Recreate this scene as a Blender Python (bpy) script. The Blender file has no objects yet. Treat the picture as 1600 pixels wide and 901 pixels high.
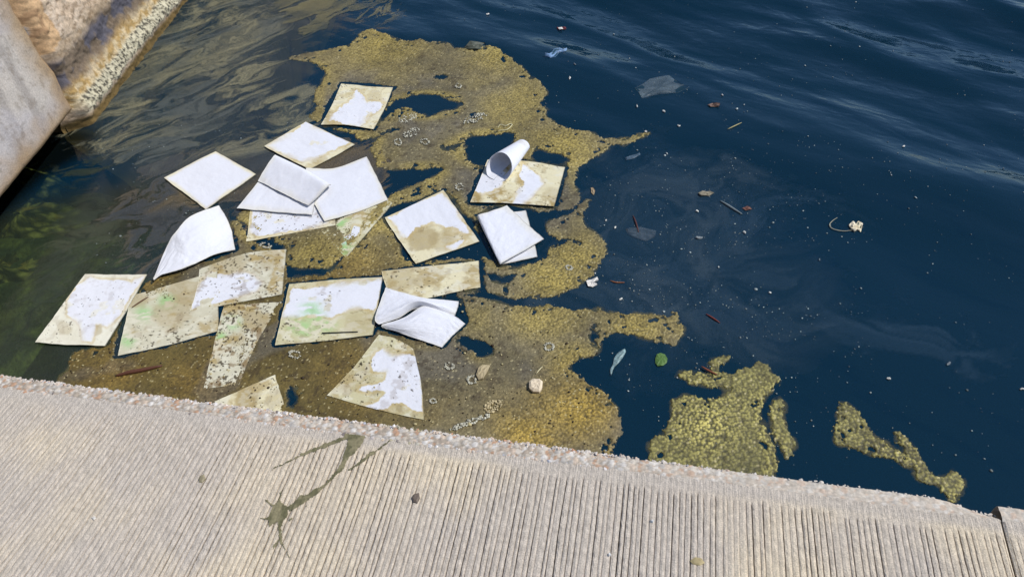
import bpy, math, random
import numpy as np
from mathutils import Vector, Matrix

scene = bpy.context.scene
random.seed(7)
RNG = np.random.default_rng(11)

# ------------------------------------------------------------------ camera
FOC, PITCH, ROLL, CAMH = 1231.5, 0.8074, -0.07646, 3.105     # focal length in px of a 1600 px wide photo
cp, sp = math.cos(PITCH), math.sin(PITCH)
FW = np.array([0, cp, -sp]); R0 = np.array([1.0, 0, 0]); U0 = np.array([0, sp, cp])
RT = R0 * math.cos(ROLL) + U0 * math.sin(ROLL)
UP = -R0 * math.sin(ROLL) + U0 * math.cos(ROLL)
cam_data = bpy.data.cameras.new('camera'); cam = bpy.data.objects.new('camera', cam_data)
scene.collection.objects.link(cam)
cam_data.sensor_width = 36; cam_data.lens = FOC / 1600 * 36
cam_data.clip_start = 0.05; cam_data.clip_end = 2000
cam.matrix_world = Matrix(((RT[0], UP[0], -FW[0], 0), (RT[1], UP[1], -FW[1], 0), (RT[2], UP[2], -FW[2], CAMH), (0, 0, 0, 1)))
scene.camera = cam
scene.render.resolution_x = 1024; scene.render.resolution_y = 576

# ------------------------------------------------------------------ light
SUN_AZ, SUN_EL = math.radians(90), math.radians(52)           # azimuth clockwise from +Y
world = bpy.data.worlds.new('World'); scene.world = world; world.use_nodes = True
wn = world.node_tree; wn.nodes.clear()
wo = wn.nodes.new('ShaderNodeOutputWorld'); wb = wn.nodes.new('ShaderNodeBackground'); ws = wn.nodes.new('ShaderNodeTexSky')
ws.sky_type = 'NISHITA'; ws.sun_disc = False; ws.sun_elevation = SUN_EL; ws.sun_rotation = SUN_AZ; ws.dust_density = 0.3; ws.ozone_density = 4.5; ws.altitude = 1200
wn.links.new(ws.outputs[0], wb.inputs[0]); wb.inputs[1].default_value = 0.125
wn.links.new(wb.outputs[0], wo.inputs[0])
sd = bpy.data.lights.new('sun', 'SUN'); sd.energy = 3.4; sd.angle = math.radians(0.5); sd.color = (1, 0.96, 0.9)
sun = bpy.data.objects.new('sun', sd); scene.collection.objects.link(sun)
sdir = Vector((math.sin(SUN_AZ) * math.cos(SUN_EL), math.cos(SUN_AZ) * math.cos(SUN_EL), math.sin(SUN_EL)))
sun.rotation_euler = sdir.to_track_quat('Z', 'Y').to_euler(); sun.location = (3, 3, 8)
scene.view_settings.view_transform = 'Standard'; scene.view_settings.look = 'None'
scene.view_settings.exposure = 0.10; scene.view_settings.gamma = 1.0

# ------------------------------------------------------------------ geometry helpers
def unp(P, z):
    """point of the photograph (1600 px wide) -> place on the level plane z"""
    P = np.atleast_2d(np.asarray(P, float)); z = np.broadcast_to(np.asarray(z, float), (len(P),))
    d = FW + np.outer((P[:, 0] - 800) / FOC, RT) + np.outer((450.5 - P[:, 1]) / FOC, UP)
    t = (z - CAMH) / d[:, 2]
    o = d * t[:, None]; o[:, 2] += CAMH
    return o
def W(x, y, z=0.0):
    return unp([(x, y)], z)[0]
def proj(Q):
    Q = np.atleast_2d(Q) - np.array([0, 0, CAMH])
    d = Q @ FW
    return np.stack([800 + FOC * (Q @ RT) / d, 450.5 - FOC * (Q @ UP) / d], 1)
def pxm(x, y, z=0.0):
    """metres spanned by one photo pixel at that place"""
    w = W(x, y, z); return float(np.linalg.norm(w - np.array([0, 0, CAMH]))) / FOC

def hsh(i, j, s=0):
    i = (np.asarray(i).astype(np.int64) * 374761393 + np.asarray(j).astype(np.int64) * 668265263 + s * 1442695041) & 0xffffffff
    i = ((i ^ (i >> 13)) * 1274126177) & 0xffffffff
    i = ((i ^ (i >> 16)) * 2246822519) & 0xffffffff
    return ((i ^ (i >> 15)) & 0xffffff) / 16777215.0
def vnoise(x, y, s=0):
    xi = np.floor(x); yi = np.floor(y); fx = x - xi; fy = y - yi
    fx = fx * fx * (3 - 2 * fx); fy = fy * fy * (3 - 2 * fy)
    a = hsh(xi, yi, s); b = hsh(xi + 1, yi, s); c = hsh(xi, yi + 1, s); d = hsh(xi + 1, yi + 1, s)
    return (a * (1 - fx) + b * fx) * (1 - fy) + (c * (1 - fx) + d * fx) * fy
def fbm(x, y, f=1.0, o=4, s=0, g=0.5):
    v = 0; a = 1; t = 0
    for k in range(o):
        v = v + a * vnoise(x * f + 17.3 * k, y * f - 9.1 * k, s + k); t += a; a *= g; f *= 2.03
    return v / t
def worley(x, y, cell, s=0):
    """distance to nearest grain / cell, and that grain's hashes"""
    gx = np.floor(x / cell); gy = np.floor(y / cell)
    best = np.full(x.shape, 9.0); h1 = np.zeros(x.shape); h2 = np.zeros(x.shape)
    for a in (-1, 0, 1):
        for b in (-1, 0, 1):
            i = gx + a; j = gy + b
            px = (i + .1 + .8 * hsh(i, j, s)) * cell; py = (j + .1 + .8 * hsh(i, j, s + 1)) * cell
            d = np.hypot(px - x, py - y) / cell
            m = d < best
            best = np.where(m, d, best); h1 = np.where(m, hsh(i, j, s + 2), h1); h2 = np.where(m, hsh(i, j, s + 3), h2)
    return best, h1, h2
def sstep(a, b, x):
    t = np.clip((x - a) / (b - a), 0, 1); return t * t * (3 - 2 * t)
def inpoly(x, y, poly):
    r = np.zeros(x.shape, bool); n = len(poly)
    m = (x >= min(p[0] for p in poly)) & (x <= max(p[0] for p in poly)) & (y >= min(p[1] for p in poly)) & (y <= max(p[1] for p in poly))
    xs = x[m]; ys = y[m]; q = np.zeros(xs.shape, bool)
    for i in range(n):
        x0, y0 = poly[i][0], poly[i][1]; x1, y1 = poly[(i + 1) % n][0], poly[(i + 1) % n][1]
        if y0 == y1: continue
        c = ((y0 > ys) != (y1 > ys)) & (xs < (x1 - x0) * (ys - y0) / (y1 - y0) + x0)
        q ^= c
    r[m] = q; return r
def segdist(x, y, x0, y0, x1, y1):
    dx, dy = x1 - x0, y1 - y0; L = dx * dx + dy * dy + 1e-12
    t = np.clip(((x - x0) * dx + (y - y0) * dy) / L, 0, 1)
    return np.hypot(x - x0 - t * dx, y - y0 - t * dy), t
def polydist(x, y, poly):
    d = np.full(x.shape, 1e9)
    for i in range(len(poly)):
        d = np.minimum(d, segdist(x, y, poly[i][0], poly[i][1], poly[(i + 1) % len(poly)][0], poly[(i + 1) % len(poly)][1])[0])
    return np.where(inpoly(x, y, poly), -d, d)
def boxblur(a, r, n=2):
    for _ in range(n):
        for ax in (0, 1):
            p = np.concatenate([np.repeat(a.take([0], ax), r + 1, ax), a, np.repeat(a.take([-1], ax), r, ax)], ax)
            c = np.cumsum(p, ax); N = a.shape[ax]
            a = (c.take(range(2 * r + 1, 2 * r + 1 + N), ax) - c.take(range(0, N), ax)) / (2 * r + 1)
    return a
def S(r, g, b, k=0.95):
    c = np.array([r, g, b], float) / 255
    return np.where(c <= 0.04045, c / 12.92, ((c + 0.055) / 1.055) ** 2.4) * k
def mixc(a, b, t):
    t = np.asarray(t)[..., None]; return a * (1 - t) + b * t

def mesh_obj(name, V, F, mat=None, parent=None, col=None, smooth=True, alpha=None):
    """V (n,3), F (m,3|4) arrays or list -> one linked mesh object"""
    me = bpy.data.meshes.new(name); V = np.asarray(V, np.float32)
    if isinstance(F, np.ndarray):
        k = F.shape[1]
        me.vertices.add(len(V)); me.vertices.foreach_set('co', V.ravel())
        me.loops.add(F.size); me.loops.foreach_set('vertex_index', F.ravel().astype(np.int32))
        me.polygons.add(len(F)); me.polygons.foreach_set('loop_start', np.arange(0, F.size, k, dtype=np.int32))
        me.polygons.foreach_set('loop_total', np.full(len(F), k, np.int32))
        me.update(calc_edges=True)
    else:
        me.from_pydata(V.tolist(), [], F)
    me.validate()
    me.polygons.foreach_set('use_smooth', np.full(len(me.polygons), smooth))
    if col is not None:
        at = me.color_attributes.new('Col', 'FLOAT_COLOR', 'POINT')
        c = np.ones((len(V), 4), np.float32); c[:, :3] = np.asarray(col)
        if alpha is not None: c[:, 3] = alpha
        at.data.foreach_set('color', c.ravel())
    ob = bpy.data.objects.new(name, me); scene.collection.objects.link(ob)
    if mat: me.materials.append(mat)
    if parent: ob.parent = parent
    me.update()
    return ob
def tag(o, label=None, cat=None, group=None, kind=None):
    if label: o['label'] = label
    if cat: o['category'] = cat
    if group: o['group'] = group
    if kind: o['kind'] = kind
    return o
def empty(name, loc=(0, 0, 0), **k):
    o = bpy.data.objects.new(name, None); scene.collection.objects.link(o); o.location = loc; o.empty_display_size = .1
    return tag(o, **k)
def grid_faces(nu, nv):
    i = np.arange(nu * nv).reshape(nu, nv)
    return np.stack([i[:-1, :-1], i[1:, :-1], i[1:, 1:], i[:-1, 1:]], -1).reshape(-1, 4)

# ------------------------------------------------------------------ materials
def nodemat(name):
    m = bpy.data.materials.new(name); m.use_nodes = True
    n = m.node_tree.nodes; l = m.node_tree.links
    return m, n, l, n['Principled BSDF'], n['Material Output']
def attr_mat(name, rough=.8, bump=.3, bscale=400, bdist=.002, spec=.4, var=.12, vscale=60, sss=0, extra_fine=None):
    """material whose colour is the thing's own painted colour attribute, with grain, wear and fine relief"""
    m, n, l, p, o = nodemat(name)
    a = n.new('ShaderNodeVertexColor'); a.layer_name = 'Col'
    tc = n.new('ShaderNodeTexCoord')
    nz = n.new('ShaderNodeTexNoise'); nz.inputs['Scale'].default_value = vscale; nz.inputs['Detail'].default_value = 6
    l.new(tc.outputs['Object'], nz.inputs['Vector'])
    mr = n.new('ShaderNodeMapRange'); mr.inputs[1].default_value = .3; mr.inputs[2].default_value = .7
    mr.inputs[3].default_value = 1 - var; mr.inputs[4].default_value = 1 + var; l.new(nz.outputs[0], mr.inputs[0])
    mx = n.new('ShaderNodeVectorMath'); mx.operation = 'SCALE'; l.new(a.outputs[0], mx.inputs[0]); l.new(mr.outputs[0], mx.inputs['Scale'])
    l.new(mx.outputs[0], p.inputs['Base Color'])
    b = n.new('ShaderNodeTexNoise'); b.inputs['Scale'].default_value = bscale; b.inputs['Detail'].default_value = 4
    l.new(tc.outputs['Object'], b.inputs['Vector'])
    bp = n.new('ShaderNodeBump'); bp.inputs['Strength'].default_value = bump; bp.inputs['Distance'].default_value = bdist
    l.new(b.outputs[0], bp.inputs['Height']); l.new(bp.outputs[0], p.inputs['Normal'])
    p.inputs['Roughness'].default_value = rough; p.inputs['Specular IOR Level'].default_value = spec
    if sss: p.inputs['Subsurface Weight'].default_value = sss; p.inputs['Subsurface Scale'].default_value = .01
    return m
M_quay = attr_mat('ribbed_concrete', .92, .7, 350, .003, .2, .22, 330)
M_peb = attr_mat('exposed_pebbles', .8, .35, 300, .002, .3, .2, 150)
M_wall = attr_mat('stained_wall_concrete', .9, .6, 150, .007, .25, .16, 90)
M_pad = attr_mat('absorbent_pad_fabric', .85, .35, 260, .0012, .2, .03, 90)
M_scum = attr_mat('floating_algae_scum', .55, .5, 350, .003, .4, .3, 260)
M_rock = attr_mat('algae_covered_rock', .95, .8, 40, .03, .1, .3, 25)
M_deb = attr_mat('floating_litter', .6, .3, 300, .002, .4, .1, 120)
M_wet = attr_mat('wet_slime', .25, .4, 300, .002, .5, .2, 150)

def film_mat(name, rough=.25):
    m, n, l, p, o = nodemat(name)
    a = n.new('ShaderNodeVertexColor'); a.layer_name = 'Col'
    l.new(a.outputs[0], p.inputs['Base Color']); p.inputs['Roughness'].default_value = rough
    p.inputs['IOR'].default_value = 1.35
    tc = n.new('ShaderNodeTexCoord'); nz = n.new('ShaderNodeTexNoise'); nz.inputs['Scale'].default_value = 120; nz.inputs['Detail'].default_value = 5
    l.new(tc.outputs['Object'], nz.inputs['Vector'])
    mr = n.new('ShaderNodeMapRange'); mr.inputs[1].default_value = .3; mr.inputs[2].default_value = .7
    mr.inputs[3].default_value = .65; mr.inputs[4].default_value = 1.25; l.new(nz.outputs[0], mr.inputs[0])
    mu = n.new('ShaderNodeMath'); mu.operation = 'MULTIPLY'; mu.use_clamp = True
    l.new(a.outputs[1], mu.inputs[0]); l.new(mr.outputs[0], mu.inputs[1]); l.new(mu.outputs[0], p.inputs['Alpha'])
    return m
M_film = film_mat('oily_film'); M_plastic = film_mat('clear_plastic', .3)

# water: Fresnel reflection over a turbid, half see-through body
M_water, n, l, p, o = nodemat('harbour_water')
n.remove(p)
tc = n.new('ShaderNodeTexCoord')
def wave_noise(scale, det, sx, sy, rot):
    mp = n.new('ShaderNodeMapping'); mp.vector_type = 'TEXTURE'; mp.inputs['Rotation'].default_value = (0, 0, rot); mp.inputs['Scale'].default_value = (sx, sy, 1)
    l.new(tc.outputs['Object'], mp.inputs[0]); z = n.new('ShaderNodeTexNoise'); z.inputs['Scale'].default_value = scale; z.inputs['Detail'].default_value = det
    z.inputs['Distortion'].default_value = .2
    l.new(mp.outputs[0], z.inputs['Vector']); return z
z1 = wave_noise(2.0, 1.2, 2.1, .85, -.72); z2 = wave_noise(8, 2, 1.6, .8, -.6)
ad = n.new('ShaderNodeMath'); ad.operation = 'MULTIPLY_ADD'; l.new(z2.outputs[0], ad.inputs[0]); ad.inputs[1].default_value = .07; l.new(z1.outputs[0], ad.inputs[2])
wc = n.new('ShaderNodeVertexColor'); wc.layer_name = 'Col'        # red channel: how ruffled the water is there
sx_ = n.new('ShaderNodeSeparateColor'); l.new(wc.outputs[0], sx_.inputs[0])
bp = n.new('ShaderNodeBump'); bp.inputs['Distance'].default_value = .19; l.new(ad.outputs[0], bp.inputs['Height']); l.new(sx_.outputs[0], bp.inputs['Strength'])
df = n.new('ShaderNodeBsdfDiffuse'); 
tr = n.new('ShaderNodeBsdfTransparent'); tr.inputs[0].default_value = (.78, .9, .78, 1)
dm = n.new('ShaderNodeMix'); dm.data_type = 'RGBA'; l.new(sx_.outputs[1], dm.inputs[0])      # green channel: silty shallow water
dm.inputs[6].default_value = (.0048, .036, .070, 1); dm.inputs[7].default_value = (.032, .043, .029, 1); dk = n.new('ShaderNodeMix'); dk.data_type = 'RGBA'; l.new(sx_.outputs[2], dk.inputs[0])     # blue channel: shade on the water below the block, painted near-black
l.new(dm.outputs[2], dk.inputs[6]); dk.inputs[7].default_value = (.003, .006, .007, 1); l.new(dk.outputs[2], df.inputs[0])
m1 = n.new('ShaderNodeMixShader'); m1.inputs[0].default_value = .45; l.new(df.outputs[0], m1.inputs[1]); l.new(tr.outputs[0], m1.inputs[2])
gl = n.new('ShaderNodeBsdfGlossy'); gl.inputs['Roughness'].default_value = .08; l.new(bp.outputs[0], gl.inputs['Normal'])
fr = n.new('ShaderNodeFresnel'); fr.inputs[0].default_value = 1.34; l.new(bp.outputs[0], fr.inputs['Normal'])
m2 = n.new('ShaderNodeMixShader'); l.new(fr.outputs[0], m2.inputs[0]); l.new(m1.outputs[0], m2.inputs[1]); l.new(gl.outputs[0], m2.inputs[2])
l.new(m2.outputs[0], o.inputs[0])

# ------------------------------------------------------------------ water surface
CALM = W(500, 420)[:2]
def ruffle(x, y):
    d = np.clip(((x - CALM[0]) * .55 + (y - CALM[1]) * .8 - 1.0) / 2.7, 0, 1)
    e = np.clip((y - 6.6) / 1.2, 0, 1)
    return np.maximum(d, e * .9) * sstep(-3.2, -2.2, x)
def wz(x, y):
    a = ruffle(x, y)
    w = 0
    for k, (L, th, am, ph) in enumerate([(1.35, 50, .028, .4), (.83, 66, .012, 1.9), (.55, 38, .004, 4.1), (2.3, 58, .045, 2.2)]):
        t = math.radians(th)
        q = (x * math.cos(t) + y * math.sin(t) + .25 * (fbm(x, y, .9, 2, 40 + k) - .5)) * 2 * math.pi / L + ph
        w = w + am * np.sin(q) * (0.4 + 1.2 * vnoise(x * .8, y * .8, 60 + k))
    return w * a
def spaced(lo, hi, step, far, g=1.18):
    c = list(np.arange(lo, hi + 1e-6, step)); s = step
    while c[-1] < far: s *= g; c.append(c[-1] + s)
    s = step
    while c[0] > -far: s *= g; c.insert(0, c[0] - s)
    return np.array(c)
gx = spaced(-4.5, 5.5, .035, 400); gy = spaced(.6, 9.5, .035, 400)
X, Y = np.meshgrid(gx, gy, indexing='ij')
ru = ruffle(X, Y) * np.clip(1.5 - np.hypot(X, Y) / 60, .0, 1)
Z = wz(X, Y) * np.clip(1.5 - np.hypot(X, Y) / 25, 0, 1)
col = np.zeros((X.size, 3)); col[:, 0] = (.06 + .75 * ru).ravel(); col[:, 1] = (sstep(-1.75, -2.5, X + .5 * (fbm(X, Y, 1.4, 3, 77) - .5) - .12 * (Y - 2.5)) * sstep(4.35, 3.9, Y - .15 * (X + 2.6))).ravel()
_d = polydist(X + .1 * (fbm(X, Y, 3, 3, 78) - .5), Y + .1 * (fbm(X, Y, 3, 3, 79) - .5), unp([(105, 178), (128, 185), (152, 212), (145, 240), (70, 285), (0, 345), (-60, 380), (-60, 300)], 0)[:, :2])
col[:, 2] = sstep(.08, -.12, _d).ravel()  # mask of the painted shade below the block
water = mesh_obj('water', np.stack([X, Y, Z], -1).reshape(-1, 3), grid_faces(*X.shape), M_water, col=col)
tag(water, kind='structure', label='dark blue harbour water, calm by the quay and rippled further out')

# sea bed: shallow green ledge at the left wall, dropping into the dark
gx = spaced(-4.0, 1.0, .05, 400, 1.25); gy = spaced(1.5, 7.5, .05, 400, 1.25)
X, Y = np.meshgrid(gx, gy, indexing='ij')
edge = sstep(-1.9, -.2, X + .25 * (fbm(X, Y, 1.5, 3, 5) - .5) * 4 - (Y - 3.5) * .1)
Z = -.28 - 2.6 * edge + .16 * (fbm(X, Y, 5, 4, 8) - .5) * (1 - edge) - 1.2 * sstep(4.0, 4.6, Y) * (1 - edge)
r = 1 - np.abs(fbm(X, Y, 5.5, 4, 21) * 2 - 1) ** .6
rock = mixc(S(74, 88, 60), S(150, 160, 80), sstep(.55, .95, r)[..., None][..., 0] * (1 - edge) * sstep(4.3, 3.8, Y) * sstep(-2.0, -2.6, X))  # light filaments over the green: caustic light painted into the bed colour
rock = mixc(rock, S(12, 24, 30), np.clip(edge * 1.4 + sstep(4.1, 4.5, Y), 0, 1))  # bed painted darker with depth, for light lost in the water
bed = mesh_obj('seabed', np.stack([X, Y, Z], -1).reshape(-1, 3), grid_faces(*X.shape), M_rock, col=rock.reshape(-1, 3))
tag(bed, kind='structure', label='dim sea bed sinking away from the wall')
def boulder(px, py, rx, ry, rz, z, seed, label):
    u, v = np.meshgrid(np.linspace(0, 2 * np.pi, 49), np.linspace(0.02, np.pi - .02, 26), indexing='ij')
    dx, dy, dz = np.cos(u) * np.sin(v), np.sin(u) * np.sin(v), np.cos(v)
    k = .5 + .9 * fbm(dx * 1.5 + dz, dy * 1.5 + seed, 2.2, 5, seed)
    k[-1] = k[0]
    c = W(px, py, z)
    P = np.stack([c[0] + dx * rx * k, c[1] + dy * ry * k, z + dz * rz * k], -1)
    qx, qy = P[..., 0] + .06 * fbm(P[..., 0], P[..., 1], 12, 3, 1), P[..., 1] * 1.7 + .06 * fbm(P[..., 0], P[..., 1], 12, 3, 2)
    f = 1 - np.abs(fbm(qx, qy, 17, 4, seed + 4) * 2 - 1) ** .55
    c3 = mixc(S(44, 54, 28), S(206, 200, 112), sstep(.5, .95, f) * sstep(-.2, .6, dz)); c3 = mixc(c3, S(190, 160, 60), sstep(.72, .85, fbm(P[..., 0], P[..., 1], 9, 2, seed + 9)) * .7)  # algae colours, with caustic-like highlights painted on the upward side
    o = mesh_obj('submerged_boulder', P.reshape(-1, 3), grid_faces(*u.shape), M_rock, col=c3.reshape(-1, 3))
    tag(o, label, 'boulder', 'green boulders under the water by the left wall')
boulder(45, 290, .30, .24, .16, -.40, 3, 'upper mossy green submerged boulder just below the grey block')
boulder(50, 365, .34, .26, .16, -.36, 5, 'middle and brightest submerged green boulder at the left edge')
boulder(15, 440, .30, .24, .14, -.38, 9, 'lowest dark green submerged boulder left of the lowest white pad')

# ------------------------------------------------------------------ left harbour wall
WD = np.array([math.sin(math.radians(8.0)), math.cos(math.radians(8.0))])     # along the wall, away from camera
WN = np.array([WD[1], -WD[0]])                                               # towards the water
W0 = W(140, 200)[:2]
def wallpix(x, y):
    """photo point -> (distance along the wall, height) on its face"""
    d = FW + (x - 800) / FOC * RT + (450.5 - y) / FOC * UP
    t = (W0 @ WN) / (d[:2] @ WN); q = d * t; q[2] += CAMH
    return (q[:2] - W0) @ WD, q[2]
def wpoly(pts): return [wallpix(*q) for q in pts]
def wallpt(t, s, z):
    return np.stack([W0[0] + WD[0] * t + WN[0] * s, W0[1] + WD[1] * t + WN[1] * s, z], -1)
hw = empty('harbour_wall', (W0[0], W0[1], 0), label='rough beige stained harbour wall with orange and barnacle bands at the waterline on the left', cat='wall')
hw_off = np.array([W0[0], W0[1], 0])
TOPZ = 1.9
t_ = np.concatenate([np.arange(-.08, 2.8, .0105), np.linspace(2.82, 30, 80)]); z_ = np.concatenate([np.linspace(-1.5, -.1, 10), np.arange(-.08, TOPZ, .0105)])
T, Zz = np.meshgrid(t_, z_, indexing='ij')
wob = .05 * (fbm(T, Zz, 3, 3, 31) - .5)
zb = Zz + wob
s_ = .022 * np.exp(-((zb - .12) / .07) ** 2) - .022 * np.exp(-((zb - .38) / .09) ** 2) + .03 * (fbm(T, Zz, 14, 4, 33) - .5) + .012 * (vnoise(T * 60, Zz * 60, 3) - .5)
s_ -= .16 * sstep(.06, -.1, T)                                   # rounded near corner
s_ += .012 * sstep(0, -.3, zb) + .42 * sstep(.0, -.75, zb)
c = np.empty(T.shape + (3,)); c[:] = S(222, 200, 174)
c = mixc(c, S(196, 170, 140), sstep(.4, .65, fbm(T, Zz, 7, 4, 35)) * .6)
c = mixc(c, S(158, 134, 108), sstep(.54, .68, fbm(T * 1.0, Zz * 1.8, 30, 3, 36)) * .75)
conglo = inpoly(T + .04 * (fbm(T, Zz, 6, 3, 38) - .5), Zz + .06 * (fbm(T, Zz, 6, 3, 39) - .5), wpoly([(12, -60), (45, -60), (62, 0), (85, 40), (96, 62), (78, 90), (60, 110), (20, 60)]))
g, h1, h2 = worley(T, Zz, .05, 70)
cg = mixc(np.broadcast_to(S(206, 170, 128), c.shape), S(182, 176, 170), (h1 > .8) * sstep(.55, .3, g)); cg = mixc(cg, S(150, 116, 84), (h1 < .2) * .6)
c = np.where(conglo[..., None], cg, c); s_ += conglo * (.012 * (1 - g) - .012)
dark = sstep(.55, .47, zb) * sstep(.24, .32, zb + .05 * (fbm(T, Zz, 20, 2, 37) - .5))
c = mixc(c, mixc(np.broadcast_to(S(116, 100, 82), c.shape), S(84, 84, 96), sstep(.45, .6, fbm(T, Zz, 9, 3, 44))), dark * .93)
c = mixc(c, S(120, 98, 62), sstep(.66, .48, zb) * (1 - dark) * sstep(.36, .5, zb) * .6)
org = sstep(.35, .26, zb + .08 * (fbm(T, Zz, 12, 3, 48) - .5)) * sstep(.12, .18, zb)
c = mixc(c, mixc(np.broadcast_to(S(182, 150, 96), c.shape), S(210, 188, 148), sstep(.4, .6, fbm(T, Zz, 22, 3, 45))), org)
barn = sstep(.235, .205, zb + .04 * (fbm(T, Zz, 25, 3, 46) - .5)) * sstep(.08, .11, zb + .05 * (fbm(T, Zz, 18, 3, 47) - .5)) * sstep(-.05, .1, T)
g, h1, h2 = worley(T, Zz, .0155, 75)
c = mixc(c, mixc(mixc(np.broadcast_to(S(205, 195, 165), c.shape), S(120, 110, 90), (g > .62) * .8), S(58, 54, 48), (h1 < .3) * .85), barn)
c = c * (1 + .28 * (hsh(np.round(T * 80), np.round(Zz * 55), 5) - .5))[..., None]
s_ += barn * .012 * (1 - g)
wet = sstep(.10, .05, zb)
c = mixc(c, S(120, 98, 58), wet); c = mixc(c, S(84, 74, 44), sstep(-.02, -.5, Zz))
P = wallpt(T, s_, Zz) - hw_off
o = mesh_obj('wall_face', P.reshape(-1, 3), grid_faces(*T.shape)[:, ::-1], M_wall, hw, col=c.reshape(-1, 3))
# near end of the footing, wall top, and the set-back face under the block, shade painted into its colour
def slab(name, t0, t1, s0, s1, z0, z1, col3, nt=24, ns=8, nz=12, amp=.03, seed=1, parent=hw):
    V = []; Fc = []; C = []
    def face(A, B, fn):
        nonlocal V, Fc, C
        a, b = np.meshgrid(A, B, indexing='ij'); t, s, z = fn(a, b); base = len(V) and sum(len(v) for v in V)
        k = amp * (fbm(t * 1.0 + s, z + s * .7, 6, 4, seed) - .5)
        cn = (np.sign(t - (t0 + t1) / 2), np.sign(s - (s0 + s1) / 2), np.sign(z - (z0 + z1) / 2))
        Q = wallpt(t - k * cn[0], s + k, z - k * cn[2] * .6) - hw_off
        V.append(Q.reshape(-1, 3)); Fc.append(grid_faces(*a.shape) + base)
        f1 = fbm(t, z + s, 8, 4, seed + 2)[..., None]
        C.append((col3 * (.8 + .4 * f1)).reshape(-1, 3))
    tt, ss, zz = np.linspace(t0, t1, nt), np.linspace(s0, s1, ns), np.linspace(z0, z1, nz)
    face(tt, zz, lambda a, b: (a, a * 0 + s1, b)); face(tt, zz, lambda a, b: (a, a * 0 + s0, b))
    face(tt, ss, lambda a, b: (a, b, a * 0 + z1)); face(tt, ss, lambda a, b: (a, b, a * 0 + z0))
    face(ss, zz, lambda a, b: (a * 0 + t0, a, b)); face(ss, zz, lambda a, b: (a * 0 + t1, a, b))
    return mesh_obj(name, np.concatenate(V), np.concatenate(Fc), M_wall, parent, col=np.concatenate(C))
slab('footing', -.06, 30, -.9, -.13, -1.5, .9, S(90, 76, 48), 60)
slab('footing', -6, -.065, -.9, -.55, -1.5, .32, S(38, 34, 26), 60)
slab('wall_cap', -6, 30, -4, -.16, TOPZ - .12, TOPZ, S(190, 178, 165), 120, 20, 4)
# grey concrete block standing proud, undercut
tb, zb_ = wallpix(105, 180); BS = .05
te = [wallpix(*q) for q in [(112, 176), (97, 150), (80, 112), (60, 88), (35, 45), (15, 15), (-10, -40), (-60, -120)]]
zt = np.array([e[1] for e in te]); tt_ = np.array([e[0] for e in te])
zbot = wallpix(50, 243)[1]
nz, nt = 110, 190
zv = np.linspace(zbot, TOPZ - .13, nz)
rt = np.interp(zv, zt, tt_)
fr_ = np.linspace(0, 1, nt)
Tn = -5 + (rt[None, :] + 5) * (1 - (1 - fr_[:, None]) ** 1.0); Tn = -5 + (rt[None, :] + 5) * fr_[:, None] ** .45
Zn = np.broadcast_to(zv, Tn.shape) + .03 * (fbm(Tn, Tn * 0, 5, 3, 51) - .5) * sstep(zbot + .1, zbot, np.broadcast_to(zv, Tn.shape))
edge_d = np.minimum(rt[None, :] - Tn, (Zn - zbot) * 1.0)
Sn = BS - .045 * (1 - np.sqrt(np.clip(edge_d / .045, 0, 1))) + .012 * (fbm(Tn, Zn, 9, 4, 52) - .5) + .02 * (fbm(Tn, Zn, 1.5, 2, 53) - .5)
Sn -= .2 * (Zn == 99)
cb = np.empty(Tn.shape + (3,)); cb[:] = S(200, 190, 178)
streak = fbm(Tn * 14, Zn * 1.2, 1, 4, 55)
cb = mixc(cb, S(166, 157, 148), sstep(.45, .62, streak) * .8); cb = mixc(cb, S(190, 184, 186), sstep(.55, .4, fbm(Tn, Zn, 3, 3, 56)) * .5)
cb = mixc(cb, S(168, 138, 98), sstep(.24, .02, edge_d + .12 * (fbm(Tn, Zn, 10, 3, 57) - .5)) * .85)
cb = mixc(cb, S(150, 110, 60), sstep(.06, .0, edge_d) * .7)
cb = mixc(cb, S(130, 116, 100), sstep(.6, .7, fbm(Tn, Zn, 34, 3, 58)) * .4)
Pf = wallpt(Tn, Sn, Zn) - hw_off
V = [Pf.reshape(-1, 3)]; Fc = [grid_faces(nt, nz)[:, ::-1]]; C = [cb.reshape(-1, 3)]
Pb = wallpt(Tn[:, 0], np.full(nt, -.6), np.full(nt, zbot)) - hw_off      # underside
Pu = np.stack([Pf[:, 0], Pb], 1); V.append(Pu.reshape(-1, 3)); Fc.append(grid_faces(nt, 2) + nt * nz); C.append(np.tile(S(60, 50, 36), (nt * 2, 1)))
Pe = wallpt(Tn[-1, :], np.full(nz, -.6), Zn[-1, :]) - hw_off
Pr = np.stack([Pf[-1, :], Pe], 1); V.append(Pr.reshape(-1, 3)); Fc.append((grid_faces(nz, 2) + nt * nz + nt * 2)[:, ::-1]); C.append(np.tile(S(150, 120, 84), (nz * 2, 1)))
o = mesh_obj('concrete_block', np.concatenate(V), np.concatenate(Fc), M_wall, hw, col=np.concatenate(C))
tag(o, label='smooth grey cast block standing proud of the wall and undercut above the water')

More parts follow.
